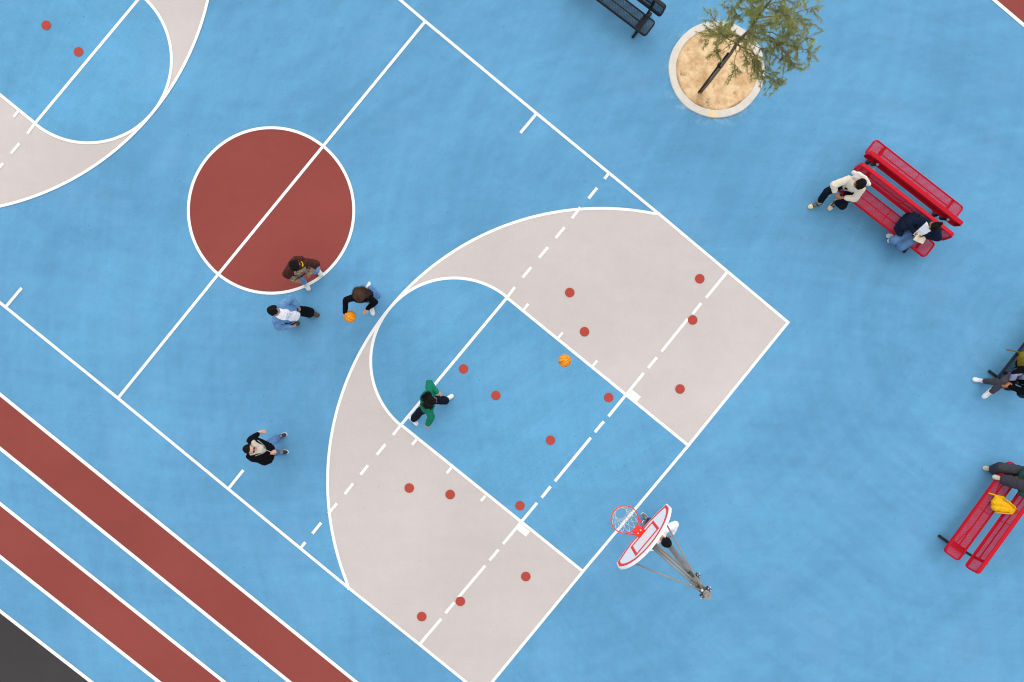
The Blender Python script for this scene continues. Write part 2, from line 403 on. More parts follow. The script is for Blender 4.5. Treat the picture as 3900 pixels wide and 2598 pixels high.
for j in range(1, 31):
    r = 0.9015 * j / 30
    rings_.append([bm.verts.new((r * math.cos(k * math.pi / 40), r * math.sin(k * math.pi / 40),
        0.013 + 0.010 * noise.noise(Vector((r * math.cos(k * math.pi / 40) * 4, r * math.sin(k * math.pi / 40) * 4, 1))) + 0.006 * noise.noise(Vector((r * math.cos(k * math.pi / 40) * 15, r * math.sin(k * math.pi / 40) * 15, 4))))) for k in range(80)])
for a, b in zip(rings_, rings_[1:]):
    for k in range(80): bm.faces.new((a[k], b[k], b[(k + 1) % 80], a[(k + 1) % 80]))
bm.faces.new(rings_[0])
bm_obj('sand', bm, M['sand'], pit, True)

# ------------------------------------------------------------------ tree
def attr_mat(name, rough=0.6, trans=0.3):
    m = bpy.data.materials.new(name); m.use_nodes = True; nt = m.node_tree; b = nt.nodes['Principled BSDF']
    b.inputs['Roughness'].default_value = rough; b.inputs['Specular IOR Level'].default_value = 0.25
    a = nt.nodes.new('ShaderNodeAttribute'); a.attribute_name = 'leaf_colour'
    nt.links.new(a.outputs['Color'], b.inputs['Base Color'])
    t = nt.nodes.new('ShaderNodeBsdfTranslucent'); nt.links.new(a.outputs['Color'], t.inputs['Color'])
    mx = nt.nodes.new('ShaderNodeMixShader'); mx.inputs[0].default_value = trans
    nt.links.new(b.outputs[0], mx.inputs[1]); nt.links.new(t.outputs[0], mx.inputs[2])
    nt.links.new(mx.outputs[0], nt.nodes['Material Output'].inputs['Surface'])
    return m
M['bark'] = mat('tree_bark', srgb(128, 106, 86), 0.9, 0.3, 30, bump=0.4, bscale=40)
M['leaf'] = attr_mat('tree_leaves')
M['stake'] = mat('stake_black', srgb(30, 30, 34), 0.6)
TB = W(2669, 351)
tree = tag(empty('tree', (TB.x, TB.y, 0.03)), 'young slender-leaved tree tied to a black stake in the round sand pit', 'tree')
loc = lambda px, py, h: W(px, py, h) - Vector((TB.x, TB.y, 0.03))
bmT = bmesh.new()
fork = loc(2806, 166, 2.33)
trunk_pts = [Vector((0, 0, -0.06)), loc(2706, 307, 0.7), loc(2748, 252, 1.45), loc(2783, 204, 1.95), fork]
tube(bmT, trunk_pts, [0.034, 0.031, 0.030, 0.032, 0.034], 10)
twigs = []   # (start, end, droop) lines that carry leaves
def wiggle(a, b, n, amp):
    a, b = Vector(a), Vector(b); d = b - a; out = []
    s = random.random() * 50
    for i in range(n + 1):
        t = i / n; e = math.sin(math.pi * t)
        out.append(a + d * t + Vector((noise.noise(Vector((t * 2.5, s, 0))), noise.noise(Vector((t * 2.5, s, 9))), noise.noise(Vector((t * 2.5, s, 19))) * 0.6)) * amp * (e + 0.25 * t))
    return out
limbs = [   # limb start height along leader 0..1, tip pixel and height
    (0.10, (2712, 62, 3.05)), (0.02, (2702, 128, 2.62)), (0.0, (2718, 205, 2.30)), (0.0, (2795, 268, 2.05)),
    (0.0, (2962, 322, 2.35)), (0.0, (3035, 268, 2.75)), (0.05, (3092, 205, 3.0)), (0.12, (3100, 152, 3.2)),
    (0.3, (3096, 88, 3.4)), (0.45, (3112, 22, 3.7)), (0.5, (3010, 62, 3.9)), (0.25, (2872, 60, 3.5)), (0.3, (2772, 15, 3.6)),
    (0.0, (2985, 318, 2.45)), (0.5, (2822, -40, 4.0)), (0.8, (2905, -75, 4.5)), (0.9, (3010, -95, 4.7)), (0.7, (3085, -60, 4.2)), (0.6, (2760, -75, 4.0)),
    (0.2, (2950, 150, 3.0)), (0.05, (2905, 225, 2.45)), (0.15, (2985, 228, 2.6)), (0.35, (3030, 100, 3.4)), (0.1, (2765, 120, 2.6)), (0.9, (2990, -190, 5.2)), (0.8, (2880, -160, 4.8)),
    (0.2, (3040, 180, 2.9)), (0.3, (2935, 95, 3.4)), (0.4, (2900, 20, 3.7)), (0.05, (2860, 135, 2.7))]
leader = wiggle(fork, loc(2960, -30, 4.1), 8, 0.10) + wiggle(loc(2960, -30, 4.1), loc(2990, -130, 4.9), 4, 0.08)[1:]
tube(bmT, leader, list(np.linspace(0.032, 0.007, len(leader))), 8)
for k, (s, tip) in enumerate(limbs):
    a = leader[min(8, int((s + random.choice((0.0, 0.13, 0.26))) * 8))] if k > 3 else leader[k % 2]; b = loc(*tip)
    if a.z > b.z + 0.1: a = leader[int(s * 8)]
    pts = wiggle(a, b, 9, 0.16 if (b - a).length > 0.5 else 0.08)
    r0 = 0.0125 if (b - a).length > 0.9 else 0.009
    tube(bmT, pts, list(np.linspace(r0, 0.003, len(pts))), 6)
    nsub = (13 if (b - a).length > 0.6 else 10) + 6 if k not in (1, 2, 3, 19, 22, 28) else 7
    for j in range(nsub):
        t = (random.uniform(0.72, 1.0) if k in (1, 2, 3, 19, 22, 28) else random.uniform(0.42, 1.0)) if j else 1.0
        p = pts[min(9, int(t * 9))]
        dirv = (pts[-1] - pts[0]).normalized() * 0.6 + Vector((random.gauss(0, 1), random.gauss(0, 1), random.gauss(-0.1, 0.6))) * 0.7
        q = p + dirv.normalized() * random.uniform(0.12, 0.36) - Vector((0, 0, random.uniform(0, 0.12)))
        w = wiggle(p, q, 4, 0.05)
        tube(bmT, w, list(np.linspace(0.004, 0.0015, 5)), 3)
        twigs.append((w, 1.4 if k in (7, 11, 18) and j < 4 else random.uniform(0.75, 1.15)))
trunk_o = bm_obj('trunk', bmT, M['bark'], tree, True)
V, F, Cc = [], [], []
for w, bright in twigs:
    tone = random.random()
    yl = bright > 1.3
    for _ in range(int(random.uniform(44, 66))):
        t = random.random() ** 0.7; i = min(3, int(t * 4)); p = w[i].lerp(w[i + 1], t * 4 - i)
        d = (w[-1] - w[0]).normalized() * random.uniform(0.1, 0.9) + Vector((random.gauss(0, 0.8), random.gauss(0, 0.8), random.gauss(-0.55, 0.5)))
        d.normalize(); ln = random.uniform(0.028, 0.062); wd = random.uniform(0.0026, 0.0048)
        sd = d.cross(Vector((random.gauss(0, .4), random.gauss(0, .4), 1))).normalized() * wd
        dr = Vector((random.gauss(0, 0.45), random.gauss(0, 0.45), -0.45)) * ln
        b0 = len(V)
        for tt, ww in ((0, 0.35), (0.35, 1.0), (0.7, 0.85), (1.0, 0.12)):
            c = p + d * ln * tt + dr * tt * tt
            V.append(c - sd * ww); V.append(c + sd * ww)
        for s_ in range(3): F.append((b0 + 2 * s_, b0 + 2 * s_ + 1, b0 + 2 * s_ + 3, b0 + 2 * s_ + 2))
        g = random.uniform(0.75, 1.3)
        if yl: col = (0.46 * g, 0.50 * g, 0.05 * g, 1)
        else:
            o = 0.5 * tone + 0.5 * random.random()
            col = ((0.26 + 0.17 * o) * g, (0.31 + 0.09 * o) * g, (0.085 + 0.03 * o) * g, 1)
        Cc += [col] * 8
me = bpy.data.meshes.new('crown'); me.from_pydata([tuple(v) for v in V], [], F)
at = me.color_attributes.new('leaf_colour', 'FLOAT_COLOR', 'POINT'); at.data.foreach_set('color', np.array(Cc, dtype=np.float32).ravel())
link('crown', me, M['leaf'], tree)
stk = tag(empty('tree_stake', W(2660, 352)), 'thin black metal stake standing against the tree trunk in the sand', 'stake')
so = Vector((W(2660, 352).x, W(2660, 352).y, 0))
bm = bmesh.new(); top_ = W(2773, 203, 1.93) - so; tube(bm, [(0, 0, 0), top_ * 0.5, top_], 0.021, 10); bm_obj('stake_post', bm, M['stake'], stk, True)
bm = bmesh.new(); c = top_ * 0.745 + Vector((0.02, -0.012, 0))
for dz in (-0.02, 0.012): tube(bm, [c + Vector((0.05 * math.cos(a), 0.046 * math.sin(a), dz + 0.006 * math.sin(3 * a))) for a in np.linspace(0, 2 * math.pi, 16)], 0.014, 6)
bm_obj('rubber_tie', bm, M['stake'], stk, True)

# ------------------------------------------------------------------ benches
M['redcoat'] = mat('red_plastic_coating', srgb(194, 5, 36), 0.55, spec=0.2)
M['blackcoat'] = mat('black_plastic_coating', srgb(36, 36, 44), 0.55, spec=0.2)
M['blacktube'] = mat('black_steel_tube', srgb(20, 21, 26), 0.5, spec=0.3)
M['greycap'] = mat('grey_tube_cap', srgb(120, 120, 122), 0.6)
BL, SD = 2.41, 0.385

def rrect(L, Wd, r, n=6):
    out = []
    for cx, cy, a0 in ((L / 2 - r, Wd / 2 - r, 0), (-L / 2 + r, Wd / 2 - r, 90), (-L / 2 + r, -Wd / 2 + r, 180), (L / 2 - r, -Wd / 2 + r, 270)):
        for i in range(n + 1):
            a = math.radians(a0 + 90 * i / n); out.append(Vector((cx + r * math.cos(a), cy + r * math.sin(a))))
    return out
def clip_line(p, d, poly):
    t0, t1 = -1e9, 1e9
    for a, b in zip(poly, poly[1:] + poly[:1]):
        e = b - a; nrm = Vector((e.y, -e.x))
        den = nrm.dot(d); num = nrm.dot(a - p)
        if abs(den) < 1e-9:
            if num < 0: return None
            continue
        t = num / den
        if den > 0: t1 = min(t1, t)
        else: t0 = max(t0, t)
    return (t0, t1) if t1 - t0 > 0.01 else None
def panel_meshes(L, Wd, tagname, dp=0.045):
    """expanded-metal sheet and rolled rim, lying in the local XY plane, centred"""
    poly = rrect(L - 0.02, Wd - 0.02, 0.065)
    V, F = [], []
    for fam, (ang, z) in enumerate(((58, 0.0), (122, 0.0012))):
        d = Vector((math.cos(math.radians(ang)), math.sin(math.radians(ang)))); nrm = Vector((-d.y, d.x))
        k = -(L + Wd) / 2
        while k < (L + Wd) / 2:
            r = clip_line(nrm * k, d, poly)
            if r:
                a, b = nrm * k + d * r[0], nrm * k + d * r[1]; b0 = len(V); hw, ht = 0.0040, 0.003
                for q in (a, b):
                    for sx, sz in ((-1, -1), (1, -1), (1, 1), (-1, 1)):
                        w = q + nrm * hw * sx; V.append((w.x, w.y, z + ht * sz))
                F += [(b0, b0 + 1, b0 + 5, b0 + 4), (b0 + 1, b0 + 2, b0 + 6, b0 + 5), (b0 + 2, b0 + 3, b0 + 7, b0 + 6), (b0 + 3, b0, b0 + 4, b0 + 7)]
            k += 0.0205
    pm = bpy.data.meshes.new(tagname + '_mesh'); pm.from_pydata(V, [], F)
    bm = bmesh.new(); rr = []
    prof = ((-0.004, 0.010), (0.001, 0.016), (0.021, 0.016), (0.025, 0.011), (0.024, -0.008), (0.010, -0.012), (0.002, -dp), (-0.006, -dp), (-0.006, -0.004))
    base = rrect(L, Wd, 0.075, 8); n = len(base)
    for i, p in enumerate(base):
        d = (base[(i + 1) % n] - base[i - 1]).normalized(); inn = Vector((-d.y, d.x))
        rr.append([(p.x + inn.x * (o + 0.006), p.y + inn.y * (o + 0.006), z) for o, z in prof])
    rr.append(rr[0]); rings(bm, rr, False); bmesh.ops.remove_doubles(bm, verts=bm.verts, dist=1e-5); bmesh.ops.recalc_face_normals(bm, faces=bm.faces)
    rm = bpy.data.meshes.new(tagname + '_rim'); bm.to_mesh(rm); bm.free()
    bm = bmesh.new()
    box(bm, (0, 0, -0.0095), (L / 2 - 0.28, 0, 0), (0, 0.011, 0), (0, 0, 0.004))
    box(bm, (0, 0, -0.0135), (0.008, 0, 0), (0, Wd / 2 - 0.02, 0), (0, 0, 0.006))
    for s in (-1, 1): box(bm, (s * (L / 2 - 0.28), 0, -0.0145), (0.033, 0, 0), (0, Wd / 2 - 0.02, 0), (0, 0, 0.005))
    cm = bpy.data.meshes.new(tagname + '_ribs'); bm.to_mesh(cm); bm.free()
    return pm, rm, cm
BK = math.hypot(0.054, 0.32)
SEAT = panel_meshes(BL, SD, 'seat'); BACK = panel_meshes(BL + 0.04, BK, 'back', 0.068)
def leg_mesh():
    bm = bmesh.new()
    tube(bm, [(0, 0.02, 0.031), (0, 0.35, 0.031), (0, 0.70, 0.031)], 0.030, 12)
    tube(bm, [(0, 0.36, 0.05), (0, 0.35, 0.22), (0, 0.335, 0.395)], 0.029, 12)
    tube(bm, [(0, 0.04, 0.400), (0, 0.20, 0.400), (0, 0.36, 0.400), (0, 0.44, 0.412), (0, 0.50, 0.45), (0, 0.54, 0.53), (0, 0.575, 0.65), (0, 0.625, 0.80)], 0.028, 12)
    me = bpy.data.meshes.new('leg'); bm.to_mesh(me); bm.free(); me.polygons.foreach_set('use_smooth', [True] * len(me.polygons)); return me
LEG = leg_mesh()
bm = bmesh.new(); tube(bm, [(0, 0.6245, 0.797), (0, 0.626, 0.804)], 0.0295, 12); CAP = bpy.data.meshes.new('tube_cap'); bm.to_mesh(CAP); bm.free()
bm = bmesh.new(); tube(bm, [(0, 0.34, 0.10), (0.55, 0.215, 0.415)], 0.010, 6); BRA = bpy.data.meshes.new('brace'); bm.to_mesh(BRA); bm.free(); BRA_K = BRA.copy()
def bench(origin, ang, coat, label, group=None):
    """origin: ground point under the middle of the seat's front edge; ang: direction of the bench's long axis"""
    b = tag(empty('bench', origin, ang), label, 'bench', group)
    cm = M[coat]
    def sub(nm, src, par, m):
        me = src if len(src.materials) and src.materials[0] == m else src.copy()
        if not len(me.materials): me.materials.append(m)
        else: me.materials[0] = m
        return link(nm, me, None, par)
    for nm, ms, lo, rot in (('seat', SEAT, (0, SD / 2, 0.445), 0.0), ('backrest', BACK, (0, 0.486, 0.71), math.atan2(0.32, 0.054))):
        rim = sub(nm, ms[1], b, cm); rim.location = lo; rim.rotation_euler = (rot, 0, 0)
        tag(sub('mesh_panel', ms[0], rim, cm), kind='stuff'); sub('rib_frame', ms[2], rim, cm)
    for s in (-1, 1):
        l = link('leg', LEG, M['blacktube'], b); l.location = (s * (BL / 2 - 0.27), 0, 0)
        link('tube_cap', CAP, M['greycap'], l)
        br = link('brace', BRA_K if coat == 'blackcoat' else BRA, M['blacktube'] if coat == 'blackcoat' else cm, b); br.location = (s * (BL / 2 - 0.27), 0, 0); br.scale = (-s, 1, 1)
    return b
def bench_at(axis_px, along, front, coat, label, group=None, flip=False):
    ax = Vector((axis_px[0], -axis_px[1])).normalized()        # world direction of the long axis
    bk = Vector((-ax.y, ax.x))                                  # towards the backrest
    if flip: bk = -bk; 
    o = ax * along + bk * front if not flip else ax * along - bk * front
    xa = ax if not flip else -ax
    return bench((o.x, o.y, 0), math.atan2(xa.y, xa.x), coat, label, group), xa, (Vector((-xa.y, xa.x)))
axP = (0.788, 0.6157)
bench_at(axP, 4.68, 6.852, 'redcoat', 'red mesh bench with two people sitting on it, facing the court', 'back to back red benches')
bench_at(axP, 4.68, 8.228, 'redcoat', 'empty red mesh bench backing onto the occupied red bench', 'back to back red benches', flip=True)
def bench_dir(ax_w, bk_w, along, front, coat, label, group=None):
    o = Vector(ax_w) * along + Vector(bk_w) * front
    a = Vector(ax_w); 
    if Vector((-a.y, a.x)).dot(Vector(bk_w)) < 0: a = -a
    return bench((o.x, o.y, 0), math.atan2(a.y, a.x), coat, label, group)
bench_dir((0.587, 0.809), (0.809, -0.587), 1.79 + 1.205, 10.148, 'redcoat', 'red mesh bench with a yellow bag lying on its seat')
bench_dir((0.618, 0.786), (0.786, -0.618), 5.73 + 1.205, 8.674, 'blackcoat', 'black mesh bench with a person in dark clothes and an olive bag')
bench_dir((0.796, -0.605), (0.605, 0.796), -1.67 - 1.205, 6.93, 'blackcoat', 'empty black mesh bench beside the tree pit')

# ------------------------------------------------------------------ basketball hoop
M['galv'] = mat('galvanised_steel', srgb(150, 145, 138), 0.5, 0.12, 5, metal=0.35, spec=0.4)
M['board'] = mat('white_board', srgb(246, 247, 250), 0.35, spec=0.4)
M['orange'] = mat('orange_red_paint', srgb(240, 58, 40), 0.45, spec=0.4)
M['net'] = mat('net_cord', srgb(226, 222, 212), 0.9)
M['clamp'] = mat('clamp_steel', srgb(92, 92, 92), 0.4, metal=0.6)
M['bolt'] = mat('bolt_zinc', srgb(225, 225, 225), 0.35, metal=0.3)
uW = Vector((0.766, -0.643, 0)); vW = Vector((0.643, 0.766, 0)); zW = Vector((0, 0, 1)); V0 = -1.113
hoop = tag(empty('basketball_hoop', uW * 5.06 + vW * V0), 'white fan-shaped backboard with red rim and net on a grey pole', 'basketball hoop')
HO = uW * 5.06 + vW * V0
Q = lambda u, v, z: uW * u + vW * v + zW * z          # u towards the back, v along the board, from the pole foot
def hpart(name, bm, m, parent=hoop, smooth=True): return bm_obj(name, bm, M[m], parent, smooth)
bm = bmesh.new(); tube(bm, [Q(0, 0, 0), Q(0, 0, 2), Q(0, 0, 3.83)], 0.057, 24); pole = hpart('pole', bm, 'galv')
bm = bmesh.new(); tube(bm, [Q(0, 0, 3.826), Q(0, 0, 3.848)], 0.0605, 24); cap = hpart('pole_cap', bm, 'galv', hoop, False)
bm = bmesh.new(); tube(bm, [Q(0, 0, 3.84), Q(0, 0, 3.853)], 0.008, 8); hpart('cap_screw', bm, 'clamp', cap)
bm = bmesh.new(); tube(bm, [Q(0, 0, 0.0), Q(0, 0, 0.02)], 0.16, 24); hpart('base_plate', bm, 'galv', hoop, False)
UB = 3.875 - 5.06                                       # front face of the board
for z in (3.70, 3.10):
    bm = bmesh.new(); tube(bm, [Q(0, 0, z - 0.05), Q(0, 0, z + 0.05)], 0.068, 24)
    for s in (-1, 1): box(bm, Q(0.0, 0.085 * s, z), uW * 0.036, vW * 0.02, zW * 0.03)
    box(bm, Q(-0.10, 0, z), uW * 0.05, vW * 0.05, zW * 0.045)
    cl = hpart('clamp', bm, 'clamp', hoop, False)
    for s in (-1, 1):
        for du in (-0.022, 0.022):
            bm = bmesh.new(); tube(bm, [Q(du, 0.085 * s, z + 0.029), Q(du, 0.085 * s, z + 0.044)], 0.009, 6); hpart('bolt', bm, 'bolt', cl, False)
        bm = bmesh.new(); tube(bm, [Q(0.0, 0.10 * s, z + 0.01), Q(0.0, 0.125 * s, z + 0.01)], 0.011, 6); hpart('bolt', bm, 'bolt', cl, False)
for z, zb in ((3.70, 3.42), (3.10, 3.08)):
    for s in (-1, 1):
        bm = bmesh.new(); tube(bm, [Q(-0.07, 0.024 * s, z), Q(UB + 0.06, 0.026 * s, zb)], 0.019, 12); hpart('arm_tube', bm, 'galv')
for s in (-1, 1):
    bm = bmesh.new(); tube(bm, [Q(-0.10, 0.015 * s, 3.76), Q(UB + 0.05, 0.44 * s, 3.40)], 0.014, 10); hpart('side_brace', bm, 'galv')
bm = bmesh.new(); tube(bm, [Q(-0.10, 0, 3.75), Q(-0.10, 0, 3.785)], 0.02, 8); hpart('bolt', bm, 'bolt', hoop, False)
bm = bmesh.new(); box(bm, Q(UB + 0.058, 0, 3.27), uW * 0.012, vW * 0.14, zW * 0.24); hpart('mounting_plate', bm, 'clamp', hoop, False)
def fan(inset=0.0, n=28):
    hw = 0.68 - inset; pts = [(-0.26 + inset * .1, 2.90 + inset), (0.26 - inset * .1, 2.90 + inset), (hw, 3.015 + inset * 0.95)]
    # arc through (hw, 3.24-) and (0, 3.72)
    ztop, zs = 3.72 - inset, 3.245 - inset * 0.45
    sag = ztop - zs; r = (hw * hw + sag * sag) / (2 * sag); zc = ztop - r; a1 = math.asin(hw / r)
    for i in range(n + 1):
        a = a1 - 2 * a1 * i / n; pts.append((r * math.sin(a), zc + r * math.cos(a)))
    pts.append((-hw, 3.015 + inset * 0.95)); return pts
def slab(bm, outer, inner, u0, u1):
    if inner is None:
        a = [bm.verts.new(Q(u0, v, z)) for v, z in outer]; b = [bm.verts.new(Q(u1, v, z)) for v, z in outer]
        n = len(a); bm.faces.new(a); bm.faces.new(list(reversed(b)))
        for i in range(n): bm.faces.new((a[i], b[i], b[(i + 1) % n], a[(i + 1) % n]))
    else:
        oa = [bm.verts.new(Q(u0, v, z)) for v, z in outer]; ia = [bm.verts.new(Q(u0, v, z)) for v, z in inner]
        ob = [bm.verts.new(Q(u1, v, z)) for v, z in outer]; ib = [bm.verts.new(Q(u1, v, z)) for v, z in inner]; n = len(oa)
        for i in range(n):
            j = (i + 1) % n
            for f in ((oa[i], oa[j], ia[j], ia[i]), (ob[i], ib[i], ib[j], ob[j]), (oa[i], ob[i], ob[j], oa[j]), (ia[i], ia[j], ib[j], ib[i])): bm.faces.new(f)
    bmesh.ops.recalc_face_normals(bm, faces=bm.faces)
bm = bmesh.new(); slab(bm, fan(), None, UB, UB + 0.05)
bmesh.ops.bevel(bm, geom=[e for e in bm.edges], offset=0.008, segments=2, affect='EDGES', clamp_overlap=True)
board = hpart('backboard', bm, 'board', hoop, False)
bm = bmesh.new(); slab(bm, fan(0.028), fan(0.078), UB - 0.003, UB + 0.004); hpart('border_stripe', bm, 'orange', board, False)
rect = lambda hw, z0, z1: [(-hw, z0), (hw, z0), (hw, z1), (-hw, z1)]
bm = bmesh.new(); slab(bm, rect(0.305, 3.06, 3.515), rect(0.255, 3.11, 3.465), UB - 0.003, UB + 0.004); hpart('target_square', bm, 'orange', board, False)
RU = 3.49 - 5.06; ZR = 3.05
bm = bmesh.new(); tube(bm, [Q(RU + 0.238 * math.cos(a), 0.238 * math.sin(a), ZR) for a in np.linspace(0, 2 * math.pi, 49)], 0.0095, 8); rim = hpart('rim', bm, 'orange')
bm = bmesh.new()
box(bm, Q((UB + RU + 0.235) / 2, 0, ZR + 0.004), uW * ((UB - RU - 0.235) / 2 + 0.01), vW * 0.085, zW * 0.006)
box(bm, Q(UB - 0.012, 0, ZR - 0.06), uW * 0.008, vW * 0.085, zW * 0.06)
for s in (-1, 1): tube(bm, [Q(UB - 0.01, 0.08 * s, ZR - 0.09), Q(RU + 0.16, 0.185 * s, ZR - 0.008)], 0.009, 6)
brk = hpart('rim_bracket', bm, 'orange', hoop, False)
for dv in (-0.035, 0.035):
    bm = bmesh.new(); tube(bm, [Q(UB - 0.06, dv, ZR + 0.009), Q(UB - 0.06, dv, ZR + 0.02)], 0.013, 8); hpart('bolt', bm, 'bolt', brk, False)
bm = bmesh.new(); lv = ((0.0, 0.236), (-0.15, 0.178), (-0.24, 0.138), (-0.30, 0.120), (-0.36, 0.110), (-0.42, 0.106), (-0.46, 0.112)); NN = 12
for k in range(len(lv) - 1):
    for i in range(NN):
        for s in (-0.5, 0.5):
            off = 0.5 * (k % 2); a0 = 2 * math.pi * (i + off) / NN; a1 = 2 * math.pi * (i + off + s) / NN
            j = 0.006 * math.sin(5 * i + k)
            tube(bm, [Q(RU + lv[k][1] * math.cos(a0), lv[k][1] * math.sin(a0), ZR + lv[k][0] + (j if k else 0)),
                      Q(RU + lv[k + 1][1] * math.cos(a1), lv[k + 1][1] * math.sin(a1), ZR + lv[k + 1][0] + j)], 0.0045, 4)
hpart('net', bm, 'net')

# ------------------------------------------------------------------ basketballs
M['ball'] = mat('orange_ball', srgb(246, 152, 24), 0.55, 0.06, 30, spec=0.35, bump=0.15, bscale=300)
M['seam'] = mat('ball_seam', srgb(60, 26, 12), 0.7)
def ball(center, rot, label):
    R = 0.124
    b = tag(empty('basketball', center), label, 'basketball', 'orange basketballs'); b.rotation_euler = rot
    bm = bmesh.new(); bmesh.ops.create_uvsphere(bm, u_segments=40, v_segments=24, radius=R); shell = bm_obj('shell', bm, M['ball'], b, True)
    loops = []
    T_ = np.linspace(0, 2 * math.pi, 61)
    loops.append([Vector((math.cos(t), math.sin(t), 0)) for t in T_]); loops.append([Vector((math.cos(t), 0, math.sin(t))) for t in T_])
    for s in (-1, 1): loops.append([(lambda x: Vector((math.sqrt(1 - x * x) * math.cos(t), s * x, math.sqrt(1 - x * x) * math.sin(t))))(0.60 - 0.22 * math.cos(2 * t)) for t in T_])
    for lp in loops:
        bm = bmesh.new(); tube(bm, [p.normalized() * (R - 0.0006) for p in lp], 0.0026, 5); bm_obj('seam', bm, M['seam'], shell, True)
    # printed wordmark wrapped on the shell
    cu = bpy.data.curves.new('t', 'FONT'); cu.body = 'Wilson'; cu.size = 0.075; cu.align_x = 'CENTER'; cu.shear = 0.25; cu.offset = 0.0012
    to = bpy.data.objects.new('t', cu); COL.objects.link(to); dg = bpy.context.evaluated_depsgraph_get(); dg.update()
    tm = bpy.data.meshes.new_from_object(to.evaluated_get(dg), depsgraph=dg); bpy.data.objects.remove(to)
    for v in tm.vertices:
        lo, la = v.co.x / R, (v.co.y - 0.02) / R
        d = Vector((math.cos(la) * math.sin(lo), 0, 0)); 
        dirv = Vector((math.sin(lo) * math.cos(la), 0.5 * math.sin(la) + 0.26, math.cos(lo) * math.cos(la))).normalized()
        v.co = dirv * (R + 0.0012)
    tm.materials.clear(); tm.materials.append(M['seam']); link('wordmark', tm, None, shell)
    return b
ball(W(2151, 1374, 1.82), (0.25, -1.05, 0.3), 'orange basketball in the air above the blue key area')
BALL1 = W(1333.5, 1206.5, 0.98)
ball(BALL1, (1.9, 0.75, -0.4), 'orange basketball under the hand of the person dribbling')

# ------------------------------------------------------------------ people
SK = {'light': mat('skin_light', srgb(216, 164, 140), 0.55, 0.05, 20), 'tan': mat('skin_tan', srgb(198, 140, 106), 0.55, 0.05, 20), 'brown': mat('skin_brown', srgb(176, 116, 80), 0.55, 0.05, 20)}
HAIR = {'black': mat('hair_black', srgb(20, 17, 17), 0.6, 0.3, 40, spec=0.15), 'brown': mat('hair_brown', srgb(76, 52, 38), 0.5, 0.5, 60, spec=0.25)}
M['lip'] = mat('lips', srgb(170, 92, 84), 0.5); M['eye'] = mat('eyes', srgb(40, 28, 24), 0.3); M['shade'] = mat('sunglass_lens', srgb(40, 26, 28), 0.15, spec=0.6)
M['white_shoe'] = mat('white_leather', srgb(232, 231, 230), 0.5, 0.04, 20); M['grey_sole'] = mat('pale_sole', srgb(214, 208, 200), 0.7)
M['black_shoe'] = mat('black_knit', srgb(50, 48, 48), 0.7, 0.1, 30); M['canvas'] = mat('black_canvas', srgb(44, 44, 46), 0.8, 0.2, 50); M['cream_rub'] = mat('cream_rubber', srgb(226, 210, 172), 0.6)
M['beige_shoe'] = mat('beige_suede', srgb(196, 184, 164), 0.85, 0.1, 30); M['grey_shoe'] = mat('grey_mesh_shoe', srgb(104, 104, 116), 0.7)
M['brown_shoe'] = mat('brown_leather_shoe', srgb(82, 66, 54), 0.6)
M['lace'] = mat('laces', srgb(206, 204, 206), 0.8)
def cloth(name, *rgb, **k): return mat(name, srgb(*rgb), 0.92, k.get('var', 0.10), k.get('vs', 14.0), spec=0.08, bump=0.25, bscale=90)
M['black_c'] = cloth('black_cotton', 15, 15, 20); M['navy'] = cloth('navy_cotton', 24, 35, 54); M['green'] = cloth('green_fleece', 26, 120, 92, var=0.06)
M['dkgreen'] = cloth('dark_green_knit', 46, 88, 76); M['denim'] = cloth('light_denim', 106, 148, 194, var=0.16, vs=9); M['jeans'] = cloth('blue_jeans', 90, 124, 168, var=0.28, vs=5)
M['paleblue'] = cloth('pale_blue_denim', 118, 156, 194); M['darkjean'] = cloth('dark_indigo', 21, 26, 38, var=0.2); M['white_c'] = cloth('white_cotton', 248, 248, 252, var=0.03)
M['hoodw'] = cloth('offwhite_hood', 226, 222, 214, var=0.06); M['beige_c'] = cloth('beige_cotton', 206, 196, 182, var=0.04); M['cream_c'] = cloth('cream_cotton', 234, 222, 202, var=0.04); M['brown_c'] = cloth('brown_cotton', 78, 44, 38, var=0.14)
M['print_c'] = mat('tan_print', srgb(78, 44, 38), 0.9, vscale=24, col2=srgb(196, 176, 148)); M['yellow_c'] = cloth('yellow_collar', 232, 200, 40)
M['orange_p'] = mat('orange_print', srgb(70, 44, 34), 0.9, vscale=34, col2=srgb(214, 128, 50))
M['charcoal'] = cloth('charcoal_wool', 66, 64, 70); M['greyc'] = cloth('dark_grey_cotton', 76, 72, 78); M['bluept'] = mat('blue_lettering', srgb(236, 236, 242), 0.9, vscale=70, col2=srgb(120, 140, 200))
M['ltgrey'] = cloth('pale_grey_shirt', 150, 156, 186); M['cuff'] = cloth('grey_hem', 150, 146, 130); M['zip'] = mat('zip_piping', srgb(190, 184, 172), 0.6)

def ik(a, t, hint, l1, l2):
    a, t, hint = Vector(a), Vector(t), Vector(hint)
    d = t - a; L = d.length
    if L > (l1 + l2) * 0.995: d = d.normalized() * (l1 + l2) * 0.995; L = d.length; t = a + d
    dn = d.normalized(); x = (l1 * l1 - l2 * l2 + L * L) / (2 * L); y = math.sqrt(max(0, l1 * l1 - x * x))
    p = hint - a; p = p - dn * p.dot(dn)
    if p.length < 1e-4: p = frame(dn)[0]
    return a + dn * x + p.normalized() * y, t

